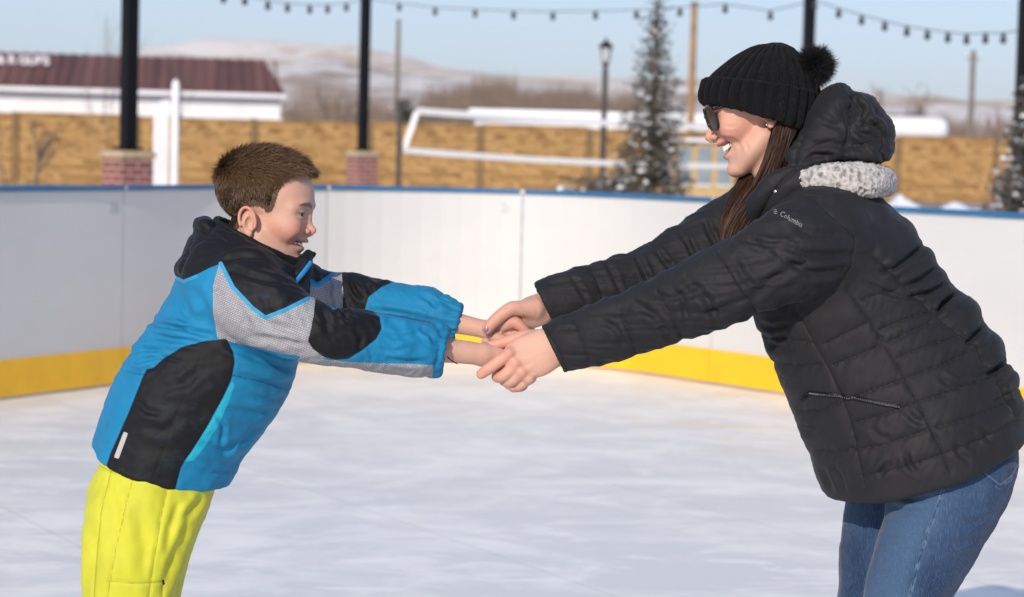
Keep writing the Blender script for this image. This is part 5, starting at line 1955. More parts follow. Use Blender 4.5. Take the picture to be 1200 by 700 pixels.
def build_woman_body():
    lo, hi = P(555, 1010, 0), P(1215, 50, 0)
    F = Field(nonuni(lo[0], hi[0], .010, [(P(557, 0)[0], P(660, 0)[0], .0014), (P(818, 0)[0], P(915, 0)[0], .0018)]),
              nonuni(-.26, .26, .010, [(-.105, .105, .0019)]),
              nonuni(lo[2] - .02, hi[2], .010, [(P(0, 460)[2], P(0, 344)[2], .0014), (P(0, 214)[2], P(0, 112)[2], .0018)]))
    F.limb(limb([(1108, 520, 0, 48, 72), (1060, 450, 0, 72, 78), (1010, 385, 0, 78, 86), (970, 310, 0, 66, 92), (945, 262, 0, 40, 64)]), 0)
    for w in (-.085, .085):
        F.limb(limb([(1108 if w < 0 else 1088, 545, w * .8, 46, 40), (1078 if w < 0 else 1046, 653, w, 38, 38), (1036 if w < 0 else 1015, 790, w, 30, 30), (1021 if w < 0 else 1004, 930, w, 23, 23), (1020 if w < 0 else 1003, 985, w, 20, 20), (985 if w < 0 else 968, 994, w, 14, 20)]), .03)
    F.limb(limb([(907, 160, 0, 28, 32), (911, 200, 0, 29, 32), (938, 250, 0, 40, 56)]), .022)
    F.limb(W_ARM_N, .02); F.limb(W_ARM_F, .02)
    sculpt_head(F, HW, WO)
    for a in (0, 6):
        for i in range(a, a + 6):
            F.limb(limb(W_HAND[i], 4), .0034 if i not in (a, 5, 7) else .010)
    s = lambda q: P(*q[:3])
    for q in ((597, 414, -.099), (604, 427, -.1005), (612, 437, -.0985), (620, 444, -.091)):
        F.ball(P(*q), .0085, .009)
    for a, b in (((598, 413, -.0955), (640, 402, -.0915)), ((606, 427, -.0965), (642, 408, -.0925)), ((614, 436, -.0945), (643, 414, -.0915))):
        F.limb(limb([(*a, 3.0), (*b, 2.2)]), .006)
    S = F.mesh(2)
    for poly, w, a in (([(840, 164.5), (849, 162.5), (858, 163), (865, 168), (868, 176), (867, 184)], 3.8, .0011), ([(874, 166), (877, 174), (876, 183)], 3.0, .0006), ([(850, 190), (856, 193), (861, 192)], 3.0, .0008),
                       ([(848, 147), (856, 149), (863, 147)], 3.0, .0007), ([(856, 134), (863, 132)], 1.6, .0006), ([(856, 137), (864, 137)], 1.6, .0006)):
        S.V = S.V + S.normals() * fold(S, poly, w, a)[:, None]
    lip, red, brow, lash, mouth = skin_masks(HW, S.V, WO)
    Q = to_px(S.V)
    red = np.maximum(red, .35 * sstep(640, 560, Q[:, 0]) * (Q[:, 1] > 330))
    for q in ((597, 414), (604, 428), (612, 438), (569, 436)):
        red = np.maximum(red, .55 * np.exp(-((Q[:, 0] - q[0]) ** 2 + (Q[:, 1] - q[1]) ** 2) / 5.5 ** 2) * (S.V[:, 1] < -.06))
    return S, dict(lip=lip, red=red, brow=brow, lash=lash, mouth=mouth)


WS, WA = build_woman_body()
M_skin_w = skin_mat('fair_skin', (.64, .37, .27), (.58, .20, .145), (.50, .13, .12), (.06, .035, .022))
surf_obj('body', WS, M_skin_w, woman, WBASE, WA)
eyes(HW, woman, WBASE, (1, .0, -.1))
teeth_row(HW, woman, WBASE, WO, True, 14, .0112)
WC = Caster(WS)

# nails
M_nail = NT('glitter_nail', .2, .6)
_c = M_nail.coord(); _v = M_nail.n('ShaderNodeTexVoronoi', {'Vector': _c, 'Scale': 900.0})
M_nail = M_nail.out(M_nail.mix(M_nail.ramp(_v.outputs['Distance'], .2, .5), (.55, .45, .62, 1), (.16, .09, .24, 1)))
def nail(c, w, dirv, r, mat=M_nail):
    h = WC.hit(*c, .0)
    if h is None: return
    p, n = h
    d = np.array([dirv[0], 0, -dirv[1]], float); d -= n * (d @ n); d /= np.linalg.norm(d)
    M = np.stack([d, np.cross(n, d), n], 1)
    fig_build(ellipsoid_np(p - n * .0004, M, (r[0], r[1], .0013), 8), 'fingernail', mat, woman, WBASE)
nail((569.5, 386.0), 0, (-6, 8), (.0060, .0044))
nail((568.0, 402.5), 0, (-8, 3), (.0048, .0032))

# nose stud and earring
M_steel = plain('silver', (.75, .74, .72), .15, 1.0)
h = WC.hit(834.5, 161.5, .0005)
if h: fig_build(ellipsoid_np(h[0], np.eye(3), (.0014, .0014, .0014), 6), 'nose_stud', M_steel, woman, WBASE)
h = WC.hit(899, 146.5, .001)
if h: fig_build(ellipsoid_np(h[0], np.eye(3), (.0024, .0024, .0024), 8), 'earring', M_steel, woman, WBASE)
# hair tie round the far wrist
m = MB(); c0 = P(640, 359, .061); ax_ = P(655, 353, .065) - P(624, 366, .055); ax_ /= np.linalg.norm(ax_)
e2 = np.array([0, 1.0, 0]) - ax_ * ax_[1]; e2 /= np.linalg.norm(e2); e1 = np.cross(ax_, e2)
m.tube([tuple(c0 + e1 * math.cos(q) * .0305 + e2 * math.sin(q) * .0245) for q in np.linspace(0, 2 * math.pi, 25)], .0014, 6, cap=False)
fig_build(m, 'bracelet', plain('dark_cord', (.05, .04, .03), .6), woman, WBASE)

# ---- sunglasses
M_frame = plain('glossy_black_plastic', (.006, .006, .007), .12)
tl = NT('dark_lens', .04, .3); tl.bsdf.inputs['Roughness'].default_value = .10
M_lens = tl.out((.012, .010, .007, 1))
sg_ = empty('sunglasses', (0, 0, 0)); sg_.parent = woman
def lens_pt(sg, a, k=1.0, off=0.0):
    """rounded-square lens outline on a slightly wrapped front"""
    ca, sa = math.cos(a), math.sin(a)
    n = 3.0
    r = (abs(ca) ** n + abs(sa) ** n) ** (-1 / n)
    y = .0335 + ca * r * .0258 * k
    z = .1110 + sa * r * .0250 * k * (1 - .10 * (ca < 0) * (-ca))
    x = .0965 - .0135 * (y / .06) ** 1.4 + off + (z - .113) * .05
    return HW.p((x, sg * y, z))
for sgn in (-1, 1):
    m = MB()
    qs = np.linspace(0, 2 * math.pi, 33)
    pts = [lens_pt(sgn, q) for q in qs]
    m.tube([tuple(p) for p in pts], .0019, 7, cap=False)
    fig_build(m, 'rim', M_frame, sg_, WBASE)
    V, F_ = [HW.p((.0965 - .0135 * (.0335 / .06) ** 1.4 + .001, sgn * .0335, .111))], []
    for kk in (.5, 1.0):
        V += [lens_pt(sgn, q, kk) for q in qs[:-1]]
    for i in range(32):
        j = (i + 1) % 32
        F_ += [(0, 1 + i, 1 + j), (1 + i, 33 + i, 33 + j, 1 + j)]
    m = MB(); m.add(V, F_)
    ax = HW.M[:, 0] * -.0016 * HW.s
    m.add([v + ax for v in V], [tuple(reversed(f)) for f in F_])
    fig_build(m, 'lens', M_lens, sg_, WBASE)
    m = MB()
    tp = [HW.p((.0820, sgn * .0605, .1255)), HW.p((.072, sgn * .0655, .1265)), HW.p((.036, sgn * .0710, .1260)), HW.p((-.010, sgn * .0745, .1210)), HW.p((-.034, sgn * .0735, .1080)), HW.p((-.042, sgn * .072, .095))]
    m.tube([tuple(p) for p in catmull(np.array(tp), 4)], .0030, 7)
    fig_build(m, 'temple', M_frame, sg_, WBASE)
m = MB(); m.tube([tuple(HW.p((.0955, -.0085, .116))), tuple(HW.p((.0985, 0, .1185))), tuple(HW.p((.0955, .0085, .116)))], .0022, 7)
fig_build(m, 'bridge', M_frame, sg_, WBASE)

# ---- beanie: ribbed knit shell
def px_axis(a, b):
    A, B = P(*a), P(*b); d = B - A; return A, d
HB0 = P(885, 131, 0)              # middle of the brim
HAX = P(905, 44, 0) - P(883, 131, 0); HAX /= np.linalg.norm(HAX)       # up the crown
HFW = np.array([-HAX[2], 0, HAX[0]])                                # forward (to the left)
if HFW[0] > 0: HFW = -HFW
def knit_mat():
    t = NT('black_knit', .9, .12)
    uv = t.n('ShaderNodeUVMap').outputs[0]
    sp = t.n('ShaderNodeSeparateXYZ', {'Vector': uv})
    a = t.math('SINE', t.math('MULTIPLY', t.math('ADD', sp.outputs[1], t.math('MULTIPLY', t.math('ABSOLUTE', t.math('SINE', t.math('MULTIPLY', sp.outputs[0], math.pi * 62))), .010)), 430.0))
    n = t.noise(t.coord(), 300, 3, .6)
    sp2 = t.n('ShaderNodeTexVoronoi', {'Vector': t.coord(), 'Scale': 130.0})
    fl = t.math('LESS_THAN', sp2.outputs['Distance'], .055)
    col = t.mix(t.ramp(n, .3, .7), (.0048, .0048, .0055, 1), (.0105, .0105, .0112, 1))
    col = t.mix(t.math('MULTIPLY', fl, .5), col, (.28, .28, .28, 1))
    t.bsdf.inputs['Sheen Weight'].default_value = .03
    return t.out(col, t.bump(t.math('ADD', a, t.math('MULTIPLY', n, 1.6)), .55, .0012))
M_knit = knit_mat()
# outline of the hat in the side plane: front and back edge in pixels for rows from brim to crown
rows_px = [((826, 122), (950, 157)), ((821, 112), (957, 138)), ((823, 104), (959, 122)), ((828, 97), (959, 108)), ((836, 87), (954, 94)), ((849, 76), (947, 80)), ((864, 65), (938, 67)), ((884, 55), (927, 57)), ((906, 50), (915, 50.5))]
hat_e = empty('knit_hat', (0, 0, 0)); hat_e.parent = woman
def hat_shell(rows, nrib, amp, lift, name, mat, depth, nr=60, nt=560):
    rp = catmull(np.array([[*a, *b] for a, b in rows]), 12)
    sp_ = np.linspace(0, len(rp) - 1, nr)
    rp = np.stack([np.interp(sp_, np.arange(len(rp)), rp[:, i]) for i in range(4)], 1)
    V = []; uv = []
    th = np.linspace(0, 2 * math.pi, nt, endpoint=False)
    for i, r in enumerate(rp):
        t = i / (nr - 1)
        a, b = P(r[0], r[1]), P(r[2], r[3])
        c = (a + b) / 2; e = (b - a) / 2
        L = np.linalg.norm(e); d = np.interp(t, *depth)
        rib = np.abs(np.cos(th * nrib / 2)) ** .7
        sag = 1 + .006 * np.sin(th * 3 + 5 * t)
        k = (1 + lift / max(L, .02)) * sag
        off = amp * (rib - .55) * min(1, L / .03)
        ed = e / L
        V.append(c + np.outer(np.cos(th) * (L * k + off), ed) + np.outer(np.sin(th) * (d * (L / .105) ** .12 * k + off), [0, 1, 0]) if False else c + np.outer(np.cos(th) * (L * k + off), ed) + np.outer(np.sin(th) * (d * k + off), [0, 1, 0]))
        uv.append(np.stack([th / (2 * math.pi), np.full(nt, t)], 1))
    V = np.concatenate(V); uv = np.concatenate(uv)
    i = (np.arange(nr - 1)[:, None] * nt + np.arange(nt)[None]).ravel()
    j = (np.arange(nr - 1)[:, None] * nt + (np.arange(nt)[None] + 1) % nt).ravel()
    F_ = np.stack([i, j, j + nt, i + nt], 1)
    V = V + (.0016 * fbm(V * 40, 2))[:, None] * np.array([1, 1, 1])
    o = mesh_np(name, to_world(V) - WBASE, F_, mat, hat_e, uv=uv)
    return o
hat_shell(rows_px, 30, .0085, 0, 'crown', M_knit, ([0, .3, .5, .7, .85, 1], [.090, .094, .090, .074, .052, .006]))
cuff = [((830, 122), (946, 158)), ((826, 124), (950, 160)), ((821, 119), (956, 152)), ((819.5, 110), (959, 136)), ((822, 100), (960, 122)), ((825.5, 93), (960, 111)), ((829, 92), (957, 110))]
hat_shell(cuff, 30, .0085, .0, 'cuff', M_knit, ([0, .1, .25, .8, 1], [.088, .094, .0985, .0975, .091]), nr=40)
# pompom
pc = P(954.5, 78, -.030)
g = np.random.default_rng(21)
n = 13000
dv = g.normal(size=(n, 3)); dv /= np.linalg.norm(dv, axis=1)[:, None]
side = np.cross(dv, g.normal(size=(n, 3))); side /= np.linalg.norm(side, axis=1)[:, None]
clump = .75 + .35 * noise3(dv * 3.2)
Vp, Fp, ap, rp_ = strands(pc + dv * .008, dv + g.normal(size=(n, 3)) * .16, side, (.0355 + .011 * g.uniform(size=n)) * clump, .0012, 3, droop=.05, curl=.14, seed=3)
M_pom = hair_mat('black_pompom_yarn', (.004, .004, .005), (.016, .016, .018), .7)
mesh_np('pompom', to_world(Vp) - WBASE, Fp, M_pom, hat_e, attrs={'rnd': rp_, 'along': ap})

# ---- long hair
def locks(guides, n, width, seed, spread, name, mat, base=WBASE, parent=None, wav=.004):
    """guides: list of pixel polylines (px, py, w, half width px, half depth m)"""
    g = np.random.default_rng(seed)
    Vs, Fs, al, rn = [], [], [], []
    off = 0
    for gd in guides:
        q = catmull(np.array(gd, float), 6)
        C_ = np.array([P(*r[:3]) for r in q]); hw = q[:, 3] * DIST / FPX; hd = q[:, 4]
        T = np.gradient(C_, axis=0); T /= np.linalg.norm(T, axis=1)[:, None]
        E1 = np.stack([-T[:, 2], np.zeros(len(T)), T[:, 0]], 1); E1 /= np.linalg.norm(E1, axis=1)[:, None] + 1e-9
        E2 = np.tile([0, 1.0, 0], (len(T), 1))
        k = len(q)
        r = np.sqrt(g.uniform(size=n)); a = g.uniform(0, 2 * math.pi, n)
        u, v = r * np.cos(a), r * np.sin(a)
        ph = g.uniform(0, 6.28, n); rr = g.uniform(size=n)
        cl = np.clip(.5 + .5 * noise3(np.stack([u * 4, v * 4, np.full(n, seed)], 1)), 0, 1)
        end = k - (g.uniform(size=n) ** 3 * k * .35).astype(int)
        P3 = np.zeros((n, k, 3))
        for i in range(k):
            uu = u + .10 * np.sin(ph + i * .35) ; vv = v + .08 * np.cos(ph * 2 + i * .3)
            P3[:, i] = C_[i] + np.outer(uu * hw[i], E1[i]) + np.outer(vv * hd[i], E2[i])
        sd = g.normal(size=(n, 3)); sd /= np.linalg.norm(sd, axis=1)[:, None]
        ww = width * (1 - .6 * (np.arange(k) / k) ** 2)
        A = P3 - sd[:, None] * ww[None, :, None] * .5; B = P3 + sd[:, None] * ww[None, :, None] * .5
        V = np.stack([A, B], 2).reshape(-1, 3)
        b0 = (np.arange(n) * 2 * k)[:, None]
        F_ = np.concatenate([b0 + np.array([2 * i, 2 * i + 1, 2 * i + 3, 2 * i + 2])[None] for i in range(k - 1)])
        Vs.append(V); Fs.append(F_ + off); off += len(V)
        al.append(np.tile(np.repeat(np.arange(k) / k, 2), n)); rn.append(np.repeat(np.clip(.5 * rr + .5 * cl, 0, 1), 2 * k))
    return mesh_np(name, to_world(np.concatenate(Vs)) - base, np.concatenate(Fs), mat, parent or woman, attrs={'rnd': np.concatenate(rn), 'along': np.concatenate(al)})
M_hair_w = hair_mat('long_dark_brown_hair', (.016, .0075, .005), (.065, .030, .020), .5, tip=(.085, .038, .023))
M_hair_w.node_tree.nodes['Principled BSDF'].inputs['Specular IOR Level'].default_value = .25
locks([[(922, 140, -.052, 15, .022), (915, 165, -.058, 13, .022), (905, 195, -.055, 12, .022), (893, 222, -.052, 13, .024), (876, 246, -.050, 15, .024), (861, 268, -.052, 12, .020), (853, 290, -.060, 8, .014)],
       [(890, 190, .03, 12, .03), (880, 212, .02, 13, .03), (868, 236, .0, 14, .03), (857, 262, -.02, 13, .024), (852, 290, -.04, 7, .016)],
       [(926, 140, .05, 15, .022), (912, 190, .055, 13, .022), (886, 225, .05, 14, .024), (862, 258, .05, 13, .02)]], 3400, .0011, 5, .3, 'long_hair', M_hair_w)

# ---- jacket
W_TORSO = limb([(1095, 575, 0, 121, 128), (1082, 536, 0, 124, 132), (1070, 494, 0, 126, 128), (1049, 449, 0, 124, 120), (1016, 394, 0, 113, 112), (988, 343, 0, 107, 112), (966, 298, 0, 92, 104), (954, 266, 0, 80, 84), (944, 238, 0, 60, 64)])
W_SL_N = limb([(968, 282, -.135, 62, 50), (925, 299, -.185, 56, 50), (885, 318, -.195, 48, 46), (840, 338, -.18, 46, 44), (795, 357, -.155, 41.5, 41), (752, 374, -.13, 37.5, 38), (713, 388, -.11, 36, 36), (675, 400, -.09, 33.5, 34), (647, 410, -.078, 31, 30), (615, 420, -.066, 30, 29)])
W_SL_F = limb([(910, 258, .13, 58, 50), (862, 278, .175, 49, 46), (806, 305, .16, 42, 42), (768, 326, .14, 39, 38), (716, 340, .11, 36, 36), (672, 350, .085, 33, 33), (642, 358, .07, 30, 28), (610, 366, .055, 29, 27)])


def quilt(Qp, lines, w, amp):
    d = np.minimum.reduce([seg_dist(Qp, l)[0] for l in lines])
    return amp * (1 - np.exp(-(d / w) ** 1.0)), d


SEAM_V = [[(955, 318), (985, 330), (991, 337), (1012, 366), (1031, 394), (1054, 432), (1074, 468.6), (1094, 508), (1114, 552)],
          [(934, 366), (952, 398), (968.6, 428.6), (983, 458), (994, 486), (1004, 524), (1014, 570)],
          [(1003, 280), (1024, 302), (1048.6, 326), (1075, 350), (1100, 374), (1120, 390), (1140, 406), (1166, 444), (1191, 486)]]
SEAM_H = [[(968, 403), (990, 391), (1020, 377)], [(976, 428), (1004, 417), (1040, 402), (1090, 378)], [(990, 470), (1020, 458), (1062, 444), (1112, 424), (1142, 408)], [(996, 497), (1030, 488), (1076, 472), (1130, 453), (1168, 440)],
          [(1002, 528), (1040, 520), (1084, 505), (1140, 488), (1186, 470)], [(1010, 557), (1050, 550), (1098, 535), (1150, 515), (1194, 492)],
          [(1028, 388), (1062, 374), (1094, 362)], [(1050, 420), (1090, 404), (1128, 392)], [(1010, 352), (1030, 344), (1052, 340)],
          [(884, 388), (900, 396), (930, 398), (956, 402)], [(902, 424), (925, 430), (960, 428)], [(938, 484), (960, 482), (990, 470)], [(958, 528), (980, 530), (1004, 524)],
          [(1114, 349), (1100, 362), (1085, 366)], [(1146, 384), (1132, 394), (1120, 398)], [(1180, 429), (1160, 436), (1145, 440)], [(1198, 452), (1180, 462), (1166, 470)]]
SEAM_S = [[(839, 294), (850, 312), (866, 338), (889, 368)], [(727, 366), (735, 386), (746, 413)], [(671, 374), (680, 396), (690, 421)], [(769, 340), (785, 366), (802, 402)], [(960, 240), (985, 262), (1003, 280), (998, 312), (985, 332)],
          [(640, 386), (652, 408), (666, 436)]]
SEAM_F = [[(742, 298), (752, 322), (764, 346)], [(690, 310), (702, 336), (710, 360)], [(802, 268), (812, 290), (824, 318)]]


def build_woman_jacket():
    F = Field.box(P(622, 600, 0) - [0, .27, 0], P(1212, 215, 0) + [0, .27, 0], .0034)
    F.limb(W_TORSO, 0)
    F.limb(limb([(950, 262, -.10, 44, 34), (985, 262, -.11, 40, 32)]), .03)
    lo_, hi_ = P(930, 640, 0) - [0, .4, 0], P(1215, 470, 0) + [0, .4, 0]
    F.plane(P(1083, 540, 0), (.322, .17, -.947), .010, lo_, hi_)
    F.limb(W_SL_N, .026); F.limb(W_SL_F, .026)
    for a, b, w in (((633, 382), (661, 438), -.078), ((628, 337), (652, 387), .07)):
        A, Bq = P(*a, w), P(*b, w)
        t = Bq - A; n = np.array([-t[2], 0, t[0]]); n *= -np.sign(n[0])
        mid = (A + Bq) / 2
        F.plane(mid, n, .004, mid - .07, mid + .07)
    F.limb(limb([(690, 396, -.095, 24, 24), (647, 410, -.078, 26, 25), (605, 422, -.066, 26, 25)]), .004, True)
    F.limb(limb([(690, 346, .095, 24, 24), (642, 358, .07, 25, 23), (600, 368, .055, 25, 23)]), .004, True)
    F.limb(limb([(1105, 600, 0, 114, 120), (1072, 520, 0, 108, 116)]), .006, True)
    S = F.mesh(2)
    V = S.V
    dn, df, dt = limb_at(V, W_SL_N), limb_at(V, W_SL_F), limb_at(V, W_TORSO)
    far = (df < dn) & (df < dt + .003) & (V[:, 1] > .02)
    near = (dn < df) & (dn < dt + .003) & (V[:, 1] < 0)
    nw, fw = S.smooth_field(near.astype(float), 8), S.smooth_field(far.astype(float), 8)
    tw = np.clip(1 - nw - fw, 0, 1)
    sn, an = limb_param(V, W_SL_N); sf, af = limb_param(V, W_SL_F)
    Q = to_px(V)
    Qm = Q.copy()
    qt, dT = quilt(Q, SEAM_V + SEAM_H, 4.6, .0066)
    qs_, dS = quilt(Q, SEAM_S, 6.0, .0048)
    qf, dF = quilt(Q, SEAM_F, 6.0, .005)
    disp = (qt - .0045) * tw + (qs_ - .003) * nw + (qf - .003) * fw
    # pull wrinkles: short creases running across the sewing lines
    pw = fbm(np.stack([Q[:, 0] * .085 + Q[:, 1] * .03, Q[:, 1] * .022 - Q[:, 0] * .006, V[:, 1] * 6], 1), 2)
    disp += tw * .0042 * (.55 - np.abs(pw)) * (.35 + .65 * np.exp(-(dT / 9) ** 2))
    # baffles of the back, standing out in the outline
    bb = fbm(V * np.array([10, 10, 15]), 2)
    disp += tw * .0035 * bb
    for w_, s_, a_, sd in ((nw, sn, an, 0), (fw, sf, af, 7)):
        x = np.stack([s_ * 17 + 1.5 * a_ + .7 * np.sin(a_ * 2 + sd), np.cos(a_) * .8, np.sin(a_) * .8 + sd], 1)
        r1 = 1 - np.abs(fbm(x, 2)) * 1.6
        x2 = np.stack([s_ * 48 - 2.0 * a_, np.cos(a_) * 1.2, np.sin(a_) * 1.2 + sd + 3], 1)
        r2 = 1 - np.abs(fbm(x2, 2)) * 1.6
        disp += w_ * (.0046 * (r1 - .5) + .0010 * (r2 - .5)) * sstep(s_.max() - .035, s_.max() - .075, s_)
    S.V = V + S.normals() * disp[:, None]
    for poly, w, a in (
        ([(960, 300), (930, 312), (900, 330), (880, 352)], 8, .006), ([(900, 282), (930, 296), (965, 300), (1000, 298)], 7, .006), ([(880, 282), (905, 292), (940, 312)], 6, .0045),
        ([(862, 280), (885, 284), (915, 288)], 5, .0045), ([(925, 262), (950, 276), (985, 276)], 7, .0040), ([(905, 300), (950, 320), (990, 318)], 8, .0055),
        ([(858, 300), (870, 322), (892, 348)], 7, .005), ([(800, 322), (830, 352), (842, 380)], 8, .0055), ([(780, 330), (800, 352), (808, 385)], 7, .005), ([(740, 352), (770, 372), (790, 402)], 7, .005),
        ([(760, 345), (790, 350), (820, 332)], 6, .0045), ([(700, 372), (722, 386), (735, 410)], 6, .004), ([(820, 372), (845, 362), (880, 350)], 7, .0045),
        ([(895, 400), (915, 410), (935, 408)], 6, .006), ([(905, 440), (925, 450), (940, 446)], 6, .005), ([(890, 380), (905, 385), (925, 380)], 5, .005), ([(930, 500), (950, 505), (965, 495)], 7, .005), ([(975, 545), (985, 560), (990, 578)], 6, .005),
        ([(964, 548), (970, 562), (975, 575)], 5, .004), ([(1030, 560), (1036, 548), (1046, 542)], 6, .005), ([(1060, 530), (1066, 545), (1075, 556)], 6, .005), ([(1120, 520), (1126, 534), (1138, 540)], 6, .005), ([(1150, 500), (1158, 515), (1170, 520)], 6, .005),
        ([(1060, 480), (1072, 492), (1085, 498)], 6, .004), ([(1020, 500), (1030, 512), (1045, 515)], 6, .004), ([(1100, 440), (1115, 452), (1130, 455)], 6, .004),
        ([(1172, 452), (1180, 470), (1190, 480)], 5, .005)):
        S.V = S.V + S.normals() * fold(S, poly, w, a)[:, None]
    for poly, w, a in (([(1084, 287), (1068, 300), (1048, 314), (1030, 320)], 6, .009), ([(1098, 314), (1078, 329), (1058, 338)], 6, .009), ([(1110, 332), (1090, 343), (1064, 348)], 5, .008), ([(1119, 345), (1104, 358), (1098, 371)], 6, .010),
                       ([(1150, 385), (1138, 398), (1132, 404)], 6, .012), ([(1179, 423), (1164, 436), (1154, 442)], 6, .010), ([(1010, 330), (1045, 345), (1080, 352)], 5, .005)):
        S.V = S.V + S.normals() * (fold(S, poly, w, a, 0) * sstep(.10, -.02, S.V[:, 1]))[:, None]
    Q = to_px(S.V)
    for x, y, r, a in ((1068, 264, 13, .006), (1088, 300, 10, .008), (1102, 323, 7, .006), (1112, 340, 5, .004), (1132, 366, 17, .016), (1162, 405, 16, .012), (1190, 442, 14, .010), (1040, 300, 16, .006)):
        S.V = S.V + S.normals() * (a * np.exp(-((Q[:, 0] - x) ** 2 + (Q[:, 1] - y) ** 2) / r ** 2) * tw)[:, None]
    # the far sleeve faces away from the camera plane only partly: free folds there
    for poly, w, a in (([(795, 272), (806, 285), (815, 305)], 5, .007), ([(825, 258), (832, 275), (842, 292)], 5, .006), ([(768, 292), (778, 306), (790, 318)], 5, .006), ([(745, 298), (756, 320), (764, 340)], 5, .005), ([(710, 306), (720, 325), (728, 345)], 5, .004), ([(668, 320), (680, 340), (690, 358)], 5, .003)):
        f_ = fold(S, poly, w, a)
        S.V = S.V + S.normals() * (f_ * (S.V[:, 1] > .03))[:, None]
    S.relax(1, .3)
    seam = np.where(near, dS, np.where(far, dF, dT))
    return S, dict(seam=seam)


WJ, WJA = build_woman_jacket()


def nylon_mat(name, seam=True, base=(.0140, .0134, .0152)):
    t = NT(name, .68, .26)
    c = t.coord()
    n1 = t.noise(c, 16, 4, .6); n2 = t.noise(t.mapping(c, (1, 1, .45), (0, R(20), 0)), 85, 4, .62, .5); n3 = t.noise(c, 1700, 2, .5)
    rg = t.n('ShaderNodeTexNoise', {'Vector': t.mapping(c, (1, 1, .7), (0, R(25), 0)), 'Scale': 19.0, 'Detail': 3.0, 'Roughness': .5, 'Distortion': .5}, noise_type='RIDGED_MULTIFRACTAL', normalize=True).outputs[0]
    col = t.mix(t.ramp(n1, .3, .7), tuple(q * .88 for q in base) + (1,), tuple(q * 1.14 for q in base) + (1,))
    h = t.math('ADD', t.math('ADD', t.math('MULTIPLY', n2, .8), t.math('MULTIPLY', rg, 1.1)), t.math('MULTIPLY', n3, .10))
    if seam:
        sd = t.attr('seam')
        dash = t.noise(c, 420, 1, .5)
        col = t.mix(t.math('MULTIPLY', t.ramp(sd, 1.1, .3), .75), col, (.004, .004, .004, 1))
        h = t.math('ADD', h, t.math('MULTIPLY', t.ramp(sd, 2.4, .2), -.9))
    t.bsdf.inputs['Sheen Weight'].default_value = .03
    return t.out(col, t.bump(h, .34, .0042), t.ramp(n1, .3, .7, .62, .74))


M_nylon = nylon_mat('black_puffer_nylon')
M_nylon2 = nylon_mat('black_puffer_nylon_plain', False)
wj = surf_obj('jacket', WJ, M_nylon, woman, WBASE, WJA)
JC = Caster(WJ)

# zip pocket
M_zip = plain('zip_teeth', (.16, .15, .14), .35, .8, var=.5, scale=420)
zv, zf = ribbon_on(JC, [(948, 460), (962, 462), (985, 464.5), (1010, 468.5), (1035, 473.5), (1054, 476.5)], 5.5, .002, 60, .0012)
zp = mesh_np('pocket_zip', to_world(zv) - WBASE, zf, M_black, wj)
g_ = MB()
for k in np.linspace(0, 1, 70):
    q = catmull(np.array([(950, 460.2), (962, 462), (985, 464.5), (1010, 468.5), (1035, 473.5), (1053, 476.3)], float), 12)
    i = k * (len(q) - 1); a = q[int(i)] * (1 - i % 1) + q[min(int(i) + 1, len(q) - 1)] * (i % 1)
    h = JC.hit(a[0], a[1], .0042)
    if h: g_.box(tuple(h[0]), (.0011, .0014, .0030), Matrix.Rotation(R(12), 3, 'Y'))
fig_build(g_, 'zip_teeth', M_zip, zp, WBASE, smooth=False)
m = MB(); pts = [JC.hit(x, y, .005) for x, y in ((949, 460.5), (944, 463), (939, 466))]
if all(pts): m.tube([tuple(p[0]) for p in pts], [.0024, .0026, .002], 7); fig_build(m, 'zip_pull', M_black, zp, WBASE)

# chest lettering
M_thread = plain('silver_thread', (.36, .36, .38), .5, var=.2, scale=900)
def text_on(C, body, px, py, ang, size_px, stretch=1.0):
    cu = bpy.data.curves.new('t', 'FONT'); cu.body = body; cu.size = 1; cu.offset = -.014; cu.resolution_u = 2
    to = bpy.data.objects.new('t', cu); me = bpy.data.meshes.new_from_object(to); bpy.data.objects.remove(to)
    V = np.array([v.co[:] for v in me.vertices]); F_ = [tuple(p.vertices) for p in me.polygons]
    ca, sa = math.cos(ang), math.sin(ang)
    out = []
    for v in V:
        x, y = v[0] * size_px * stretch, -v[1] * size_px
        h = C.hit(px + x * ca - y * sa, py + x * sa + y * ca, .0022)
        out.append(h[0] if h else P(px, py, -.2))
    m = MB(); m.add(out, F_)
    return m
m = text_on(JC, 'Columbia', 913.5, 253.5, R(27.5), 8.6, .86)
# the small woven diamond: eight slanted bars
ca, sa = math.cos(R(27.5)), math.sin(R(27.5))
for ix in range(-1, 2):
    for iy in range(-1, 2):
        if abs(ix) + abs(iy) > 2: continue
        cx_, cy_ = 909 + (ix * 1.55 + iy * .2), 249.2 + iy * 2.1 + abs(ix) * .2
        if abs(ix) == 1 and abs(iy) == 1: s_ = .62
        else: s_ = .85
        pts = []
        for x, y in ((-.6, -.1), (.0, -1.0), (.6, .1), (.0, 1.0)):
            h = JC.hit(cx_ + x * s_, cy_ + y * s_, .0022)
            if h: pts.append(h[0])
        if len(pts) == 4: m.add(pts, [(0, 1, 2, 3)])
fig_build(m, 'chest_logo', M_thread, wj, WBASE, smooth=False)

# hood
F = Field.box(P(870, 290, 0) - [0, .19, 0], P(1060, 92, 0) + [0, .19, 0], .0028)
F.limb(limb([(928, 186, 0, 22, 64), (948, 168, 0, 26, 70), (968, 140, 0, 27, 70), (983, 118, 0, 19, 56)]), 0)
F.limb(limb([(962, 172, 0, 30, 74), (992, 158, 0, 36, 74), (1012, 158, 0, 33, 66), (1020, 162, 0, 26, 60)]), .014)
F.limb(limb([(1000, 126, 0, 16, 50), (1014, 130, 0, 16, 46), (1020, 140, 0, 15, 44)]), .010)
F.limb(limb([(970, 186, 0, 16, 80), (1010, 184, 0, 17, 78), (1026, 178, 0, 18, 62)]), .012)
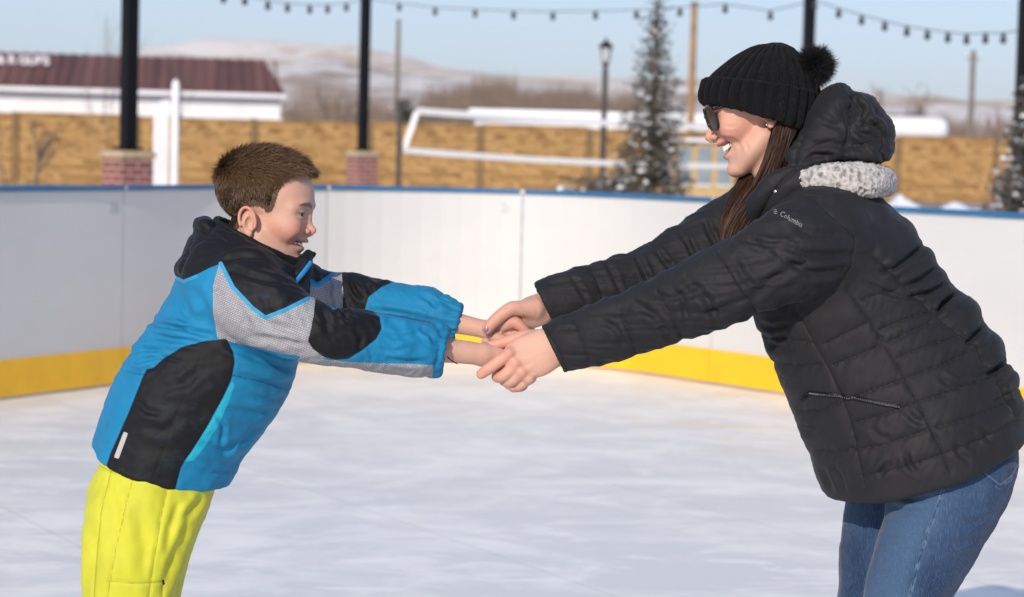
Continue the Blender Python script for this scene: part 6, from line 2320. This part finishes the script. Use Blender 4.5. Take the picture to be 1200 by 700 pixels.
# collar standing round the neck
F.limb(limb([(985, 208, -.02, 30, 40), (955, 206, -.085, 24, 22), (925, 214, -.100, 21, 15), (902, 232, -.088, 19, 13), (884, 250, -.060, 16, 12), (876, 258, -.03, 14, 12)]), .014)
F.limb(limb([(955, 206, .085, 24, 22), (925, 214, .100, 21, 15), (902, 232, .088, 19, 13), (884, 250, .060, 16, 12)]), .014)
F.ball(P(905, 165, 0), (.062, .085, .075), .012, True)
S = F.mesh(2)
Q = to_px(S.V)
HS = [[(998, 106), (997, 130), (994, 157), (988.5, 186)], [(942, 150), (936, 172), (933, 194)], [(1028, 128), (1022, 146), (1030, 152), (1040, 160)], [(1036, 160), (1033, 176), (1036, 194)], [(913, 193), (945, 193), (967, 191), (1040, 194)],
      [(936, 196), (915, 214), (902, 232), (888, 262)]]
q_, dH = quilt(Q, HS, 6, .0075)
rad_ = fbm(np.stack([np.arctan2(Q[:, 1] - 158, Q[:, 0] - 994) * 5.5, np.hypot(Q[:, 0] - 994, Q[:, 1] - 158) * .018, S.V[:, 1] * 5], 1), 2)
S.V = S.V + S.normals() * ((q_ - .005) + .0030 * (.5 - np.abs(rad_)) + .002 * fbm(S.V * 20, 2))[:, None]
for poly, w, a in (([(997, 112), (1010, 128), (1016, 142), (1008, 152)], 6, .009), ([(1016, 142), (1028, 148), (1034, 158)], 5, .008), ([(950, 172), (970, 168), (990, 172)], 7, .004), ([(958, 140), (972, 146), (988, 150)], 6, .004), ([(998, 170), (1015, 178), (1035, 178)], 7, .004), ([(1000, 150), (1012, 158), (1020, 160)], 6, .006), ([(940, 190), (955, 182), (985, 182)], 5, .005)):
    S.V = S.V + S.normals() * fold(S, poly, w, a)[:, None]
hd = surf_obj('hood', S, M_nylon, woman, WBASE, dict(seam=dH))
HC = Caster(S)
h = HC.hit(908.5, 224.5, .001)
if h:
    M3 = np.linalg.svd(np.outer(h[1], h[1]))[0]; M3 = np.stack([M3[:, 1], M3[:, 2], M3[:, 0]], 1)
    fig_build(ellipsoid_np(h[0], M3, (.0036, .0036, .0016), 8), 'snap_button', M_steel, hd, WBASE)

# fleece band
F = Field.box(P(915, 245, 0) - [0, .19, 0], P(1060, 180, 0) + [0, .19, 0], .0026)
F.limb(limb([(938, 213, -.112, 10, 7), (952, 211, -.124, 13.5, 9), (975, 210, -.130, 17.5, 12), (1003, 211, -.124, 19, 14), (1024, 212, -.098, 18, 14), (1034, 213, -.055, 16, 13), (1036, 213, 0, 16, 13), (1034, 213, .055, 16, 13), (1010, 212, .11, 17, 13), (975, 210, .12, 14, 10)]), 0)
S = F.mesh(2)
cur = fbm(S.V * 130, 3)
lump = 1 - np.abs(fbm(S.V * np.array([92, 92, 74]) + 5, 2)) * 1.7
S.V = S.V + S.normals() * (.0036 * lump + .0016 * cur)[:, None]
N = S.normals()
g = np.random.default_rng(9)
n = 26000
pk = g.integers(0, len(S.V), n)
sdv = np.cross(N[pk], g.normal(size=(n, 3))); sdv /= np.linalg.norm(sdv, axis=1)[:, None] + 1e-9
vs, fs, al, rn = strands(S.V[pk] - N[pk] * .001, N[pk] * .22 + sdv * 1.0, np.cross(N[pk], sdv), .0025 + .0030 * g.uniform(size=n), .0005, 3, curl=.6, seed=10)
nf = len(S.V)
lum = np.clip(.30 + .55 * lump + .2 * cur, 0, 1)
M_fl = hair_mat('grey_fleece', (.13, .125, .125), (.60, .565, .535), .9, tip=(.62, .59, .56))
mesh_np('fleece_trim', to_world(np.concatenate([S.V, vs])) - WBASE, [S.F, fs + nf], M_fl, hd, attrs={'rnd': np.concatenate([lum, np.clip(lum[pk].repeat(8) + .12 * (rn - .3), 0, 1)]), 'along': np.concatenate([np.zeros(nf), al * .3])})

# ---- jeans
def denim_mat():
    t = NT('blue_denim', .8, .2)
    c = t.coord()
    rot = t.mapping(c, (1, 1, 1), (0, R(20), 0))
    tw = t.n('ShaderNodeTexWave', {'Vector': rot, 'Scale': 190.0, 'Distortion': 1.5, 'Detail': 2.0, 'Detail Scale': 2.0}, bands_direction='DIAGONAL')
    st = t.noise(t.mapping(c, (900, 900, 70)), 1.0, 3, .6)
    n1 = t.noise(t.mapping(c, (1, 1, .5)), 9, 5, .6); n2 = t.noise(c, 260, 3, .6)
    wash = t.attr('wash')
    col = t.mix(t.ramp(t.math('ADD', n1, t.math('MULTIPLY', wash, .38)), .38, .82), (.012, .030, .075, 1), (.046, .088, .165, 1))
    col = t.mix(t.math('MULTIPLY', t.ramp(st, .45, .70), .40), col, (.10, .165, .26, 1))
    col = t.mix(t.math('MULTIPLY', t.ramp(n2, .52, .75), .35), col, (.012, .028, .07, 1))
    sd = t.attr('seam')
    puck = t.noise(c, 75, 2, .5)
    col = t.mix(t.math('MULTIPLY', t.ramp(sd, 3.4, 1.0), t.ramp(puck, .40, .62, 0, .55)), col, (.14, .21, .31, 1))
    col = t.mix(t.math('MULTIPLY', t.ramp(sd, 1.2, .3), .8), col, (.012, .028, .075, 1))
    col = t.mix(t.math('MULTIPLY', t.ramp(t.math('ABSOLUTE', t.math('SUBTRACT', t.attr('pocket'), 2.6)), .9, .25), .55), col, (.14, .19, .26, 1))
    h = t.math('ADD', t.math('MULTIPLY', tw.outputs['Fac'], .5), t.math('ADD', t.math('MULTIPLY', n2, .6), t.math('MULTIPLY', t.ramp(sd, 2.6, .4), t.math('SUBTRACT', puck, 1.0))))
    t.bsdf.inputs['Sheen Weight'].default_value = .12
    return t.out(col, t.bump(h, .38, .0016))


def build_jeans():
    F = Field.box(P(955, 1000, 0) - [0, .24, 0], P(1205, 470, 0) + [0, .24, 0], .0033)
    N_ = limb([(1118, 480, -.05, 62, 54), (1116, 515, -.06, 74, 58), (1113, 556, -.080, 76, 62), (1097, 612, -.09, 61, 58), (1080, 653, -.092, 55.5, 54), (1061, 700, -.09, 48.5, 50), (1036, 790, -.09, 43, 45), (1022, 880, -.09, 37, 38), (1020, 990, -.09, 33, 34)])
    F_ = limb([(1105, 480, .05, 62, 54), (1096, 515, .06, 72, 58), (1066, 570, .08, 68, 62), (1048, 631, .09, 62, 58), (1036, 700, .09, 55, 52), (1015, 790, .09, 44, 45), (1005, 880, .09, 37, 38), (1003, 990, .09, 33, 34)])
    F.limb(N_, 0); F.limb(F_, .012)
    F.plane(P(1010, 985, 0), (0, 0, -1), .004)
    S = F.mesh(2)
    S.V = S.V + S.normals() * (.0022 * fbm(S.V * np.array([22, 22, 13]), 3))[:, None]
    for poly, w, a in (([(1040, 590), (1060, 600), (1090, 602)], 7, .0032), ([(1042, 575), (1070, 585), (1105, 580)], 7, .003), ([(1165, 600), (1145, 612), (1125, 614)], 6, .003), ([(1150, 628), (1130, 636), (1112, 636)], 6, .0025), ([(1030, 625), (1045, 632), (1062, 632)], 6, .002),
                       ([(1190, 540), (1178, 560), (1170, 580)], 6, .002)):
        S.V = S.V + S.normals() * fold(S, poly, w, a)[:, None]
    Q = to_px(S.V)
    near = S.V[:, 1] < .02
    side = [[(1124, 510), (1111, 555), (1100, 590), (1088, 622), (1076, 660), (1065, 702), (1040, 790), (1024, 880), (1020, 990)]]
    sd = np.where(near, seg_dist(Q, side[0])[0], 9)
    pk = np.where(near, poly_sd(Q, [(1156, 520), (1152, 540), (1151.5, 556), (1171, 571.5), (1186, 560), (1205, 530), (1205, 505)]), -9)
    S.V = S.V + S.normals() * (.0016 * sstep(1.0, -1.0, pk) * near - .0010 * np.exp(-(sd / 1.8) ** 2))[:, None]
    wash = np.exp(-((Q[:, 0] - np.interp(Q[:, 1], [540, 620, 700, 900], [1075, 1060, 1040, 1010])) / 30) ** 2) * near
    return S, dict(seam=np.minimum(sd, np.abs(pk) + .0), pocket=-pk, wash=wash)


S, A = build_jeans()
surf_obj('jeans', S, denim_mat(), woman, WBASE, A)
for w in (-.09, .09):
    m = MB(); x0 = 1020 if w < 0 else 1003
    m.tube([tuple(P(x0 + 4, 965, w)), tuple(P(x0, 990, w)), tuple(P(x0 - 18, 997, w)), tuple(P(x0 - 56, 1000, w))], [.046, .047, .044, .028], 14)
    fig_build(m, 'boot', M_black, woman, WBASE)
